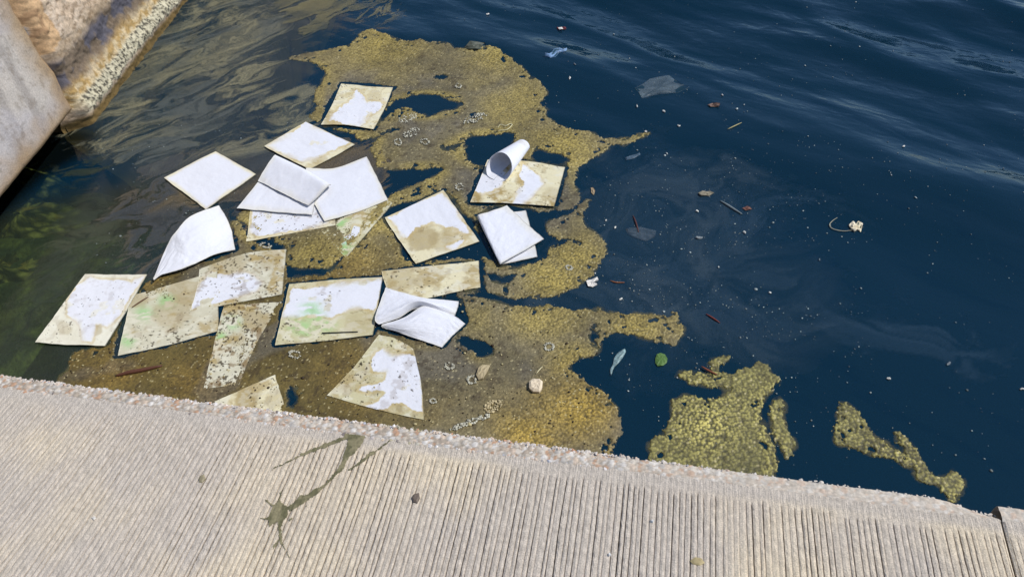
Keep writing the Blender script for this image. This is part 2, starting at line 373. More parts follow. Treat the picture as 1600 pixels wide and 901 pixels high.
# ------------------------------------------------------------------ quay
QH = 1.5
A = W(0, 582, QH); B = W(1540, 780, QH)
QE = (B - A)[:2]; QE /= np.linalg.norm(QE)                       # along the edge, left to right
QN = np.array([QE[1], -QE[0]])                                   # away from the water
if QN[1] > 0: QN = -QN
Q0 = A[:2]
def quv(x, y, z=QH):
    q = W(x, y, z)[:2] - Q0; return q @ QE, q @ QN
def qpt(u, v, z):
    return np.stack([Q0[0] + QE[0] * u + QN[0] * v, Q0[1] + QE[1] * u + QN[1] * v, z], -1)
STRIP = np.mean([quv(0, 615)[1], quv(400, 668)[1], quv(800, 704)[1], quv(1200, 758)[1], quv(1540, 808)[1]])
BAND = STRIP + .022
UJ = np.mean([quv(1562, 806)[0], quv(1578, 855)[0]])
def slant(u): return math.tan(math.radians(9.5)) * sstep(1.15, -.25, u) - math.tan(math.radians(1.0)) * sstep(1.3, 2.4, u)
PITCHG = .0128
def phase(u, v):
    return u + (v - BAND) * slant(u)
def inv_phase(ph, v):
    u = ph - 0
    for _ in range(6): u = ph - (v - BAND) * slant(u)
    return u
def groove_depth(k, v):
    """how deep rake line k is cut at distance v"""
    base = .4 + 1.1 * hsh(k, k * 0 + 3, 5) ** 1.6
    left = .30 + .70 * sstep(.1, 1.1, k * PITCHG) * (1 - .45 * sstep(1.5, 2.1, k * PITCHG))
    return .0036 * base * left * (.45 + 1.0 * vnoise(k * 7.7, v * 9, 91)) * sstep(BAND + .002 + .012 * hsh(k, k * 0, 6), BAND + .014 + .012 * hsh(k, k * 0, 6), v)
def qtop(u, v):
    z = QH + .004 * (fbm(u, v, 2.2, 2, 14) - .5) + .0012 * (fbm(u, v, 40, 3, 15) - .5)
    return z
def surf(u, v):
    ph = phase(u, v); k = np.round(ph / PITCHG); jit = (hsh(k, k * 0, 8) - .5) * .35 + .25 * (fbm(k * 3.1, v, 5, 2, 9) - .5)
    d = np.abs(ph / PITCHG - k - jit) * PITCHG
    return qtop(u, v) - groove_depth(k, v) * sstep(.0015, .0006, d)
vrows = np.concatenate([np.linspace(STRIP - .004, BAND + .03, 9), np.arange(BAND + .036, 1.3, .0085), np.linspace(1.33, 3.2, 26)])
quay = empty('quay', (float(Q0[0]), float(Q0[1]), QH), kind='structure', label='pale raked concrete quay with an exposed pebble edge')
qoff = np.array([Q0[0], Q0[1], QH])
def make_slab(u0, u1):
    k = np.arange(math.floor(u0 / PITCHG) - 20, math.ceil(u1 / PITCHG) + 1)
    offs = np.array([-.0015, -.0006, .0006, .0015, .0064])
    PH = (k[:, None] * PITCHG + offs[None, :])
    K = np.repeat(k[:, None], 5, 1).ravel(); PH = PH.ravel(); OF = np.tile(offs, len(k))
    Kg, V_ = np.meshgrid(K, vrows, indexing='ij')
    jit = ((hsh(Kg, Kg * 0, 8) - .5) * .35 + .25 * (fbm(Kg * 3.1, V_, 5, 2, 9) - .5)) * PITCHG
    OFg = np.repeat(OF[:, None], len(vrows), 1)
    ph = PH[:, None] + jit * (OFg < .005) + .0007 * (hsh(Kg * 5 + np.round(OFg * 1e4), np.round(V_ * 1e4), 2) - .5)
    U = inv_phase(ph, V_)
    dep = groove_depth(Kg, V_)
    Zq = qtop(U, V_) - dep * (np.abs(OFg) < .001) - .3 * dep * (np.abs(OFg) < .003) * (hsh(Kg + np.round(OFg * 1e4), np.round(V_ * 900), 4) > .5)
    Zq += .0005 * (OFg > .005) - .0003 * (np.abs(np.abs(OFg) - .0015) < .0003)
    Uc = np.clip(U, u0, u1)
    Zq = Zq - .004 * sstep(.005, 0, np.minimum(np.abs(Uc - u0), np.abs(u1 - Uc)))
    # colour of the concrete itself: warm grey with blotches and fines, dust-dark lines in the cuts
    c = np.empty(U.shape + (3,)); c[:] = S(216, 199, 171)
    c = mixc(c, S(188, 178, 168), sstep(.4, .65, fbm(Uc, V_, 3.0, 4, 61)) * .6)
    c = mixc(c, S(198, 184, 166), sstep(.45, .65, fbm(Uc, V_, 5.0, 4, 62)) * .6 * sstep(.3, 1.3, Uc))
    c = mixc(c, S(196, 184, 168), sstep(BAND + .012, BAND - .01, V_) * .8)
    c = c * (1 + .34 * (hsh(np.round(U * 700), np.round(V_ * 700), 3) - .5))[..., None]
    c = mixc(c, S(105, 92, 80), (np.abs(OFg) < .001) * np.clip(dep / .0035, 0, 1) * .6)
    P = qpt(Uc, V_, Zq) - qoff
    nu, nv = U.shape
    Vv = [P.reshape(-1, 3)]; Ff = [grid_faces(nu, nv)]; Cc = [c.reshape(-1, 3)]; base = nu * nv
    # front: bed under the pebbles, nose, face down into the water; underside and ends
    us = np.linspace(u0, u1, 160)
    prof = [(STRIP - .002, -.001), (STRIP - .01, -.004), (STRIP * .5, -.014), (.016, -.022), (.012, -.04), (.012, -.08)] + [(.02, z) for z in np.linspace(-.15, -1.48, 20)] + [(.03, -2.6), (3.2, -2.6), (3.2, -.01)]
    pu, pi = np.meshgrid(us, np.arange(len(prof)), indexing='ij')
    pv = np.array([q[0] for q in prof])[pi]; pz = np.array([q[1] for q in prof])[pi]
    rr = .012 * (fbm(pu, pz, 12, 4, 65) - .5)
    end = sstep(.10, 0, u1 - pu) if u1 < 3 else sstep(.08, 0, pu - u0)
    pv2 = pv + rr * (pi > 2) * (pi < 26) + end * .035 * sstep(.06, .0, pv) * (pz > -.2)
    P2 = qpt(pu, pv2, pz + QH) - qoff
    c2 = np.empty(pu.shape + (3,)); c2[:] = S(206, 190, 174); c2 = mixc(c2, S(84, 76, 52), sstep(-.9, -1.3, pz))
    Vv.append(P2.reshape(-1, 3)); Ff.append(grid_faces(*pu.shape) + base); Cc.append(c2.reshape(-1, 3)); base2 = base + pu.size
    for ue in (u0, u1):                                          # end faces
        ring = [(q[0], q[1]) for q in prof[:26]]
        pts = np.array([qpt(ue, a_ + (.035 if (abs(ue - UJ) < .2 and a_ < .06 and b_ > -.2) else 0), QH + b_) for a_, b_ in ring] + [qpt(ue, 1.2, QH - 1.48), qpt(ue, 1.2, QH - .008)]) - qoff
        m_ = len(pts); Vv.append(pts); Cc.append(np.tile(S(150, 138, 124), (m_, 1)))
        fan = [[base2 + m_ - 1, base2 + i, base2 + i + 1, base2 + i + 1] for i in range(m_ - 2)]
        Ff.append(np.array(fan)); base2 += m_
    F = np.concatenate(Ff)
    V = np.concatenate(Vv)
    quads = F[F[:, 2] != F[:, 3]]; tris = F[F[:, 2] == F[:, 3]][:, :3]
    o = mesh_obj('slab', V, quads, M_quay, quay, col=np.concatenate(Cc), smooth=False)
    nose(u0, u1)
    pebbles(u0, u1)
    return o

def nose(u0, u1):
    """worn lip of the slab: fine aggregate standing out of the cement"""
    lo, hi = max(u0, -1.3), min(u1, 2.6)
    us = np.arange(lo, hi + .003, .0036); ss = np.arange(0, 1.0001, .026)
    U, Sg = np.meshgrid(us, ss, indexing='ij'); U = np.minimum(U, hi)
    top = np.clip(Sg / .66, 0, 1); dn = np.clip((Sg - .58) / .42, 0, 1)
    v = STRIP * (1 - top) + .004 * top; z = -.001 - .007 * top ** 2 - .10 * dn ** 1.5
    g1, a1, b1 = worley(U, v - z, .0075, 141); g2, a2, b2 = worley(U, v - z, .013, 145)
    use2 = a2 > .55; g = np.where(use2, g2, g1); a = np.where(use2, b2, b1)
    rise = (np.clip(1 - g * 1.25, 0, 1) ** .6) * np.where(use2, .0042, .0026) * (1 - .45 * sstep(1.5, 2.1, U)) * sstep(0, .12, Sg)
    e_ = sstep(.16, 0, np.abs(UJ - U)) ** 1.5 * (U < UJ)
    low = .004 * (fbm(U, v, 7, 3, 150) - .5) * sstep(0, .2, Sg)
    P = qpt(U, v - rise * dn * .8 + low * 1.5 + e_ * .024 * top, z + rise * (1 - dn * .6) + low + QH - e_ * .012 * top) - qoff
    pal = np.array([S(224, 210, 192), S(212, 196, 176), S(220, 196, 172), S(200, 190, 178), S(236, 226, 214), S(190, 172, 152), S(204, 162, 130)])
    c = pal[np.minimum((a * 7).astype(int), 6)] * np.array([.86, .87, .86]); c = mixc(c, S(160, 148, 130), sstep(.42, .66, g) * .75 * (1 - .5 * sstep(1.5, 2.1, U)))
    c = mixc(c, S(206, 194, 176), sstep(1.4, 2.1, U) * .55); c = mixc(c, S(98, 88, 60), sstep(.75, 1, dn) * .6)
    mesh_obj('nose', P.reshape(-1, 3), grid_faces(*U.shape), M_peb, quay, col=c.reshape(-1, 3))

def ico():
    import bmesh
    b = bmesh.new(); bmesh.ops.create_icosphere(b, subdivisions=1, radius=1)
    v = np.array([q.co[:] for q in b.verts]); f = np.array([[q.index for q in t.verts] for t in b.faces]); b.free(); return v, f
ICV, ICF = ico()
def scatter_lumps(name, centres, radii, cols, mat, parent=None, flat=.7, seed=1, jag=.22):
    r = np.random.default_rng(seed); n_ = len(centres); m_ = len(ICV)
    sc = np.asarray(radii)[:, None] * r.uniform(.75, 1.3, (n_, 3)); sc[:, 2] *= flat
    v = ICV[None] * (1 + jag * (r.random((n_, m_, 1)) - .5) * 2) * sc[:, None, :]
    a = r.uniform(0, 2 * np.pi, n_); ca, sa = np.cos(a)[:, None], np.sin(a)[:, None]
    x = v[..., 0] * ca - v[..., 1] * sa; y = v[..., 0] * sa + v[..., 1] * ca
    t = r.normal(0, .35, n_)[:, None]; z = v[..., 2] + x * np.tan(np.clip(t, -.8, .8)) * .5
    P = np.stack([x, y, z], -1) + np.asarray(centres)[:, None, :]
    F = (ICF[None] + (np.arange(n_) * m_)[:, None, None]).reshape(-1, 3)
    return mesh_obj(name, P.reshape(-1, 3), F, mat, parent, col=np.repeat(cols, m_, 0))
def pebbles(u0, u1):
    r = np.random.default_rng(int(abs(u0) * 100) + 5)
    lo, hi = max(u0, -1.2) + .004, min(u1, 3.2) - .004
    n_ = int((hi - lo) * 2200)
    u = r.uniform(lo, hi, n_); q = r.uniform(-.45, 1, n_)          # q<0 wraps down over the nose
    v = np.where(q > 0, q * STRIP, .006); z = np.where(q > 0, -.006 * np.sqrt(np.clip(1 - q, 0, 1)) - .001, q * .11)
    sm = sstep(1.5, 2.1, u)                                        # worn smoother towards the right end
    rad = np.minimum(r.gamma(4, .0009, n_) + .0014, .006); rad = np.where(sm > r.random(n_), rad * .6, rad)
    z -= sm * .002; rad = np.where(q < .12, rad * .65, rad); v = np.where(q < .12, v + .004, v)
    e_ = sstep(.16, 0, np.abs(UJ - u)) ** 1.5 * (u < UJ)
    v = v + e_ * .024 * np.clip(1 - v / STRIP, 0, 1); z = z - e_ * .012 * np.clip(1 - v / STRIP, 0, 1) - .03 * e_ * (q < .1)
    v = v + .004 * (fbm(u, u * 0, 8, 3, 5) - .5) * (v < .01)
    jl = sstep(.05, 0, v - (STRIP - .004)); keep = (v > 0) & (r.random(n_) < 1 - .6 * sm)
    pal = np.array([S(226, 214, 198), S(216, 202, 184), S(222, 198, 174), S(208, 196, 184), S(240, 232, 224), S(206, 186, 166), S(208, 158, 122), S(140, 128, 120), S(190, 190, 196)])
    w = np.array([.24, .2, .13, .13, .12, .08, .035, .03, .035]); w /= w.sum()
    cols = pal[r.choice(len(pal), n_, p=w)] * r.uniform(.88, 1.08, (n_, 1))
    green = sstep(.3, .0, np.abs(u - quv(640, 665)[0]) / .35) * (r.random(n_) < .5); cols = mixc(cols, S(160, 150, 100), green * .7)
    cols = mixc(cols, S(214, 203, 188), sm * .75) * .9; C3 = qpt(u, v, z + QH - rad * .12 + .001) - qoff
    o = scatter_lumps('pebble_edge', C3[keep], rad[keep], cols[keep], M_peb, quay, .42, 3, .34)
    o.data.polygons.foreach_set('use_smooth', np.zeros(len(o.data.polygons), bool))
    tag(o, kind='stuff')
make_slab(-2.2, UJ - .0015)
make_slab(UJ + .0015, UJ + 3.2)

# splash of olive slime on the quay
sp_poly = [[(540, 675), (574, 675), (570, 689), (557, 707), (547, 712), (537, 734), (517, 751), (500, 768), (477, 786), (453, 799), (450, 791), (475, 773), (508, 754), (528, 731), (538, 706), (543, 688), (534, 684)],
           [(437, 780), (443, 787), (453, 790), (450, 806), (443, 818), (437, 828), (433, 817), (426, 818), (421, 827), (419, 814), (417, 808), (422, 802), (426, 790)]]
sp_caps = [(547, 681, 505, 697, 4.2), (505, 697, 470, 711, 3.2), (470, 711, 424, 733, 1.6), (619, 680, 585, 706, 1.6), (585, 706, 546, 734, 3), (415, 780, 429, 793, 2.2), (407, 809, 421, 808, 1.6),
           (436, 825, 440, 848, 3.6), (440, 845, 452, 871, 2.4), (438, 842, 428, 854, 2.0), (450, 793, 472, 774, 2.6), (441, 765, 437, 783, 1.8), (452, 812, 480, 790, 1.3)]
uu, vv = quv(505, 780); cell = .0022
us = np.arange(quv(400, 780)[0] - .02, quv(630, 700)[0] + .03, cell); vs = np.arange(STRIP - .002, quv(450, 880)[1], cell)
U, V_ = np.meshgrid(us, vs, indexing='ij')
pp = proj(qpt(U, V_, np.full(U.shape, QH)).reshape(-1, 3)).reshape(U.shape + (2,))
wx = pp[..., 0] + 5 * (fbm(U, V_, 90, 3, 3) - .5); wy = pp[..., 1] + 5 * (fbm(U, V_, 90, 3, 4) - .5)
mk = np.zeros(U.shape, bool)
for q in sp_poly: mk |= inpoly(wx, wy, q)
for a in sp_caps: mk |= segdist(wx, wy, *a[:4])[0] < a[4] * .95
fm = mk[:-1, :-1] & mk[1:, :-1] & mk[1:, 1:] & mk[:-1, 1:]
fs = grid_faces(*U.shape)[fm.ravel()]
used, inv = np.unique(fs, return_inverse=True)
zz = (.35 * surf(U, V_) + .65 * qtop(U, V_) + .0016).ravel()[used]
P = qpt(U.ravel()[used], V_.ravel()[used], zz)
cs = mixc(np.broadcast_to(S(112, 106, 74), (len(used), 3)), S(142, 132, 98), sstep(.4, .6, fbm(P[:, 0], P[:, 1], 60, 3, 6)))
o = mesh_obj('slime_splash', P, inv.reshape(-1, 4), M_wet, col=cs)
tag(o, 'wet olive slime splash ending in a star-shaped blot on the raked concrete', 'splash')

# ------------------------------------------------------------------ floating mats of algae scum
MATS = {
 'upper': ([(448, 89), (488, 83), (520, 78), (544, 74), (556, 63), (562, 55), (581, 50), (605, 57), (613, 63), (640, 68), (656, 64), (666, 73), (693, 69), (717, 79), (740, 84), (760, 78), (781, 82), (797, 97), (817, 111), (835, 126), (849, 136), (854, 150), (842, 162), (855, 179), (870, 192), (887, 199), (918, 203), (942, 214), (965, 222), (1000, 211), (1017, 209), (1011, 215), (970, 229), (953, 232), (930, 248), (915, 255), (898, 264), (897, 280), (903, 292), (908, 305), (900, 322), (880, 330), (846, 329), (813, 326), (780, 322), (755, 345), (748, 372), (728, 340), (700, 318), (690, 300), (735, 330),
            (735, 330), (700, 300), (620, 318), (600, 330), (520, 420), (450, 420), (445, 390), (372, 345), (382, 330), (600, 316), (610, 308), (625, 300), (660, 282), (692, 268), (696, 259), (640, 264), (597, 266), (584, 251), (578, 232), (586, 218), (618, 205), (640, 190), (592, 212), (560, 219), (525, 203), (492, 191), (480, 181), (496, 172), (491, 142), (499, 130), (509, 120), (504, 107), (488, 97), (453, 93)],
           [[(613, 157), (637, 150), (680, 147), (701, 153), (730, 163), (712, 172), (690, 176), (672, 184), (660, 180), (645, 177), (640, 166), (625, 166), (612, 178), (600, 192), (594, 200), (604, 170)],
            [(675, 119), (690, 118), (704, 123), (692, 126), (677, 124)], [(730, 184), (748, 172), (749, 177), (737, 186)],
            [(725, 211), (762, 212), (800, 208), (797, 232), (776, 254), (757, 262), (741, 256), (727, 236)],
            [(686, 222), (700, 228), (722, 222), (724, 226), (704, 233), (688, 228)], [(835, 228), (868, 240), (890, 250), (870, 258), (830, 252)]]),
 'comma': ([(930, 306), (920, 318), (913, 330), (916, 347), (932, 362), (943, 377), (947, 393), (941, 404), (933, 413), (928, 430), (912, 445), (880, 456), (850, 463), (826, 467), (795, 462), (773, 456), (755, 448), (758, 430), (752, 400), (765, 398), (785, 414), (812, 418), (838, 410), (856, 403), (852, 390), (862, 380), (871, 375), (856, 362), (855, 348), (870, 342), (884, 338), (900, 322), (918, 310)],
           [[(770, 430), (790, 432), (812, 424), (806, 436), (785, 441), (770, 438)], [(858, 383), (880, 375), (905, 378), (920, 390), (912, 386), (890, 380), (862, 388)], [(752, 400), (760, 405), (760, 450), (752, 450)]]),
 'lower': ([(95, 590), (112, 553), (168, 541), (190, 492), (205, 458), (235, 440), (290, 400), (372, 345), (400, 380), (445, 395), (452, 440), (520, 425), (600, 330), (640, 410), (690, 405), (745, 400), (752, 455), (735, 454), (722, 460), (745, 462), (775, 472), (800, 477), (825, 479), (853, 477), (881, 485), (943, 485), (974, 487), (1002, 494), (1036, 490), (1045, 498), (1052, 485), (1064, 487), (1067, 508), (1072, 524), (1058, 538), (1042, 542), (1030, 533), (1005, 533), (986, 525), (962, 524), (940, 533), (937, 552), (925, 558), (890, 567), (906, 583), (924, 598), (946, 611), (962, 633), (966, 657), (972, 679), (966, 694), (972, 790), (700, 760), (90, 700)],
           [[(716, 535), (724, 522), (745, 530), (772, 536), (782, 548), (772, 558), (757, 556), (744, 562), (738, 552), (722, 545)], [(924, 510), (932, 506), (931, 550), (926, 552)], [(444, 592), (452, 590), (470, 640), (452, 640)], [(700, 455), (716, 452), (722, 470), (712, 480)]]),
 'right': ([(1010, 760), (1014, 699), (1030, 680), (1045, 657), (1041, 639), (1052, 620), (1073, 617), (1098, 623), (1129, 623), (1139, 611), (1111, 611), (1080, 602), (1061, 592), (1064, 583), (1080, 581), (1098, 589), (1112, 584), (1100, 572), (1114, 560), (1139, 549), (1146, 556), (1123, 570), (1123, 580), (1151, 580), (1170, 573), (1179, 561), (1192, 566), (1198, 578), (1223, 600), (1210, 604), (1198, 611), (1197, 622), (1189, 640), (1190, 665), (1198, 680), (1208, 693), (1206, 790)], [[(1135, 612), (1100, 606), (1096, 612), (1112, 620), (1134, 622)]]),
 'sliver': ([(1201, 633), (1210, 622), (1224, 618), (1226, 640), (1231, 672), (1247, 689), (1240, 705), (1233, 718), (1223, 720), (1214, 693), (1206, 680), (1203, 657)], []),
 'corner': ([(1304, 640), (1311, 629), (1333, 640), (1340, 652), (1357, 665), (1366, 682), (1379, 689), (1398, 693), (1406, 688), (1393, 672), (1412, 676), (1425, 689), (1436, 714), (1450, 730), (1464, 739), (1485, 730), (1492, 721), (1500, 735), (1514, 753), (1510, 775), (1490, 790), (1471, 762), (1445, 752), (1428, 743), (1414, 728), (1390, 724), (1365, 718), (1333, 704), (1311, 693), (1304, 679)], [[(1384, 692), (1400, 696), (1412, 702), (1408, 710), (1390, 704)]]),
}
MATLAB = {'upper': ('largest yellow-brown scum mat spreading round the upper pads and the rolled pad'), 'comma': 'comma-shaped yellow scum patch right of the pad folded in half',
          'lower': 'brown and golden scum mat lying against the quay round the lower pads', 'right': 'olive green scum patch touching the quay right of the green leaf',
          'sliver': 'narrow upright sliver of olive scum beside the olive green patch', 'corner': 'tapering olive scum patch nearest the cracked quay joint on the right'}
PADGAP = [[(533, 131), (614, 137), (584, 202), (502, 195)], [(883, 262), (866, 322), (735, 316), (762, 245)], [(746, 338), (793, 321), (830, 330), (850, 373), (838, 402), (783, 413)], [(603, 449), (586, 499), (596, 510), (690, 541), (726, 505), (716, 470)],
          [(478, 190), (555, 226), (484, 264), (413, 229)], [(133, 428), (230, 429), (164, 540), (55, 535)], [(600, 425), (748, 409), (750, 449), (640, 463)], [(693, 297), (749, 377), (650, 412), (601, 340)], [(347, 327), (366, 388), (240, 432)], [(452, 444), (598, 433), (583, 523), (430, 539)], [(196, 470), (184, 556), (342, 517), (343, 480)]]
GAPW = [9, 10, 9, 9, 5, 7, 7, 6, 10, 6, 8]
GOLD = [(900, 640, 75, 1), (830, 680, 70, .8), (850, 490, 70, .8), (1000, 510, 70, .8), (900, 560, 50, .8), (500, 400, 60, .75), (560, 400, 55, .7), (430, 400, 40, .5), (300, 590, 60, .35), (780, 90, 55, .8), (600, 70, 70, .8), (500, 120, 45, .5), (820, 170, 70, .6), (880, 230, 70, .9), (900, 400, 60, .9), (870, 440, 60, .9), (800, 300, 60, .3), (560, 600, 50, .3), (740, 500, 50, .5), (180, 580, 60, .35), (600, 230, 50, .3), (640, 410, 30, .5), (1100, 660, 100, .6), (1400, 700, 120, .7)]
def build_mat(key):
    outer, holes = MATS[key]
    Pw = unp(outer, 0)[:, :2]; cell = .0058 if key in ('upper',) else .0046
    xs = np.arange(Pw[:, 0].min() - .05, Pw[:, 0].max() + .05, cell); ys = np.arange(Pw[:, 1].min() - .05, Pw[:, 1].max() + .05, cell)
    X, Y = np.meshgrid(xs, ys, indexing='ij')
    am = .05 if key != 'sliver' else .03
    wx = X + am * ((fbm(X, Y, 9, 5, 101, .6) - .5) * 1.9 + (fbm(X, Y, 45, 3, 103) - .5) * .55); wy = Y + am * ((fbm(X, Y, 9, 5, 102, .6) - .5) * 1.9 + (fbm(X, Y, 45, 3, 104) - .5) * .55)
    inside = inpoly(wx, wy, Pw)
    for h in holes:
        inside &= ~inpoly(wx, wy, unp(h, 0)[:, :2])
    soft = boxblur(inside.astype(float), 3, 2); deep = boxblur(inside.astype(float), 14, 2)
    for g_, w_ in zip(PADGAP, GAPW):
        c_ = unp(g_, 0)[:, :2]
        if c_[:, 0].max() < xs[0] - .1 or c_[:, 0].min() > xs[-1] + .1: continue
        m_ = (X > c_[:, 0].min() - .1) & (X < c_[:, 0].max() + .1) & (Y > c_[:, 1].min() - .1) & (Y < c_[:, 1].max() + .1)
        d_ = polydist(X[m_] + .03 * (fbm(X[m_], Y[m_], 25, 3, 7) - .5), Y[m_] + .03 * (fbm(X[m_], Y[m_], 25, 3, 8) - .5), c_)
        lim = w_ * .0022 * (.35 + 1.1 * fbm(X[m_], Y[m_], 6, 2, 12))
        soft[m_] *= sstep(lim - .004, lim + .008, d_)
    gs = .0135 if key in ('right', 'sliver', 'corner') else .0100
    F1, h1, h2 = worley(X, Y, gs, 110)
    keep = soft + (h1 - .5) * .5 > .42
    keep &= ~((fbm(X, Y, 30, 3, 115) < .25) & (deep < .85))
    pp = proj(np.stack([X, Y, X * 0], -1).reshape(-1, 3)).reshape(X.shape + (2,))
    gold = np.zeros(X.shape)
    for gx_, gy_, gr, gw in GOLD: gold = np.maximum(gold, gw * np.exp(-(((pp[..., 0] - gx_) / gr) ** 2 + ((pp[..., 1] - gy_) / (gr * .7)) ** 2)))
    rim = sstep(1.0, .72, deep) * sstep(.3, .6, fbm(X, Y, 3, 3, 119))
    yel = np.clip(np.maximum(gold * 1.15, rim * .65) + .55 * (fbm(X, Y, 5, 4, 118) - .5), 0, 1)
    left = sstep(760, 520, pp[..., 0]) * sstep(330, 480, pp[..., 1])
    brown = np.broadcast_to(S(112, 103, 76), X.shape + (3,)); brown = mixc(brown, S(104, 90, 46), left)
    brown = mixc(brown, S(104, 98, 84), sstep(.5, .65, fbm(X, Y, 4, 3, 120)) * .7)
    yc = np.broadcast_to(S(158, 140, 74), X.shape + (3,))
    if key in ('right', 'sliver', 'corner'): yc = np.broadcast_to(S(156, 146, 80), X.shape + (3,)); brown = np.broadcast_to(S(110, 106, 62), X.shape + (3,)); yel = np.clip(yel + .2, 0, 1)
    if key == 'lower': yc = mixc(yc, S(150, 126, 56), sstep(540, 620, pp[..., 1])); yc = mixc(yc, S(128, 98, 40), left * .8)
    c = mixc(brown, yc, yel)
    lumpy = .35 + .65 * yel
    chunk = key in ('right', 'sliver', 'corner')
    c = c * (1 + lumpy * (1.6 if chunk else 1.1) * (h2 - .44))[..., None]
    c = c * (1 + .62 * (fbm(X, Y, 2.5, 3, 131) - .5) + .6 * (fbm(X, Y, 11, 3, 132) - .5))[..., None]
    thin = sstep(.62, .3, soft) * .6; c = mixc(c, S(70, 76, 58), thin)
    c = mixc(c, S(44, 44, 30), sstep(.32 if chunk else .42, .6 if chunk else .72, F1) * lumpy * (.9 if chunk else .7))
    c = mixc(c, S(214, 200, 150), (h1 > .965) * sstep(.5, .3, F1) * .6)
    c = mixc(c, S(58, 46, 30), sstep(.62, .72, fbm(X, Y, 35, 3, 125)) * .55 * (1 - yel))
    z = wz(X, Y) + .0035 + lumpy * (.0060 * np.clip(1 - F1 * 1.2, 0, 1) * (.4 + .9 * h2)) + .001 * fbm(X, Y, 30, 2, 5)
    fm = keep[:-1, :-1] & keep[1:, :-1] & keep[1:, 1:] & keep[:-1, 1:]
    # skirt: pull the outermost vertices down to the water so the mat has an edge
    rimv = keep & ~(np.roll(keep, 1, 0) & np.roll(keep, -1, 0) & np.roll(keep, 1, 1) & np.roll(keep, -1, 1))
    z = np.where(rimv, wz(X, Y) - .001, z)
    fs = grid_faces(*X.shape)[fm.ravel()]; used, inv = np.unique(fs, return_inverse=True)
    V = np.stack([X, Y, z], -1).reshape(-1, 3)[used]
    o = mesh_obj('algae_scum', V, inv.reshape(-1, 4), M_scum, col=c.reshape(-1, 3)[used])
    tag(o, MATLAB[key], 'algae', 'mats of floating algae scum', 'stuff')
    # thin slime feathering out round the mat
    wide = boxblur(inside.astype(float), 4, 2)
    for g_, w_ in zip(PADGAP, GAPW):
        c_ = unp(g_, 0)[:, :2]; wide = np.where(inpoly(X, Y, c_), 0, wide)
    nf = fbm(X, Y, 14, 5, 160, .6); al = sstep(.15, .8, wide + 1.1 * (nf - .58)) * .42 * sstep(.03, .2, wide) * (.4 + .9 * fbm(X, Y, 60, 3, 161))
    kk = (al > .02) & (wide < .97); fm = kk[:-1, :-1] & kk[1:, :-1] & kk[1:, 1:] & kk[:-1, 1:]
    fs = grid_faces(*X.shape)[fm.ravel()]; used, inv = np.unique(fs, return_inverse=True)
    cc_ = mixc(np.broadcast_to(S(96, 94, 66), X.shape + (3,)), S(140, 130, 82), sstep(.4, .65, nf))
    o = mesh_obj('slime_fringe', np.stack([X, Y, wz(X, Y) + .0022], -1).reshape(-1, 3)[used], inv.reshape(-1, 4), M_film, col=cc_.reshape(-1, 3)[used], alpha=np.clip(al, 0, 1).ravel()[used])
    tag(o, 'thin slime feathering out round the ' + MATLAB[key].split(' scum')[0].split(' mat')[0] + ' scum', 'slime', None, 'stuff')
for k_ in MATS: build_mat(k_)

# ------------------------------------------------------------------ thin films on the water
def build_film(poly, seed, colA, colB, amax, lo, hi, cell, rot, stretch, label, zoff=.002, name='surface_film', soft_r=24, freq=2.2):
    Pw = unp(poly, 0)[:, :2]
    xs = np.arange(Pw[:, 0].min() - .15, Pw[:, 0].max() + .15, cell); ys = np.arange(Pw[:, 1].min() - .15, Pw[:, 1].max() + .15, cell)
    X, Y = np.meshgrid(xs, ys, indexing='ij')
    soft = boxblur(inpoly(X, Y, Pw).astype(float), soft_r, 2)
    c_, s_2 = math.cos(rot), math.sin(rot); a = (X * c_ + Y * s_2) / stretch; b = -X * s_2 + Y * c_
    wf = 1 + .35 * (freq - 2.2)
    a1 = a + .8 / wf * (fbm(a, b, 1.6 * wf, 3, seed) - .5); b1 = b + .8 / wf * (fbm(a, b, 1.6 * wf, 3, seed + 9) - .5)
    a2 = a1 + .5 / wf * (fbm(a1, b1, 3.2 * wf, 4, seed + 20) - .5); b2 = b1 + .5 / wf * (fbm(a1, b1, 3.2 * wf, 4, seed + 29) - .5)
    f = fbm(a2, b2, freq, 5, seed + 40, .55)
    fine = fbm(a2 * .8, b2 * 1.8, 11, 5, seed + 50, .7)
    d = f + (.85 if freq > 2 else .3) * (fine - .5)
    al = sstep(lo, hi, d + .35 * (soft - .75)) * sstep(.12, .5, soft)
    hair = 1 - np.abs(fbm(a2 * .5, b2 * 2.4, 13, 4, seed + 70, .6) * 2 - 1)
    al = al * (.55 + .45 * sstep(.3, .6, fine)) * (1 - (.6 if freq > 5 else 0) * sstep(.88, .97, hair)) * amax
    rimm = np.exp(-((d + .35 * (soft - .75) - (lo + hi) / 2) / .018) ** 2) * .5
    c = mixc(np.broadcast_to(colA, X.shape + (3,)), colB, sstep(.35, .65, fbm(a2, b2, 4, 3, seed + 60)))
    c = mixc(c, colB * 1.25, rimm)
    keep = al > .03
    fm = keep[:-1, :-1] | keep[1:, :-1] | keep[1:, 1:] | keep[:-1, 1:]
    fs = grid_faces(*X.shape)[fm.ravel()]; used, inv = np.unique(fs, return_inverse=True)
    V = np.stack([X, Y, wz(X, Y) + zoff], -1).reshape(-1, 3)[used]
    o = mesh_obj(name, V, inv.reshape(-1, 4), M_film, col=c.reshape(-1, 3)[used], alpha=al.ravel()[used])
    tag(o, label, 'film', None, 'stuff')
build_film([(90, 230), (150, 90), (230, -40), (370, -60), (430, 10), (450, 60), (440, 110), (500, 150), (505, 200), (420, 240), (330, 240), (260, 270), (200, 265)], 200, S(100, 108, 106), S(150, 146, 118), .56, .36, .66, .006, .62, 2.3,
           'swirling olive grey oily film between the barnacled wall and the uppermost pads', freq=6.5)
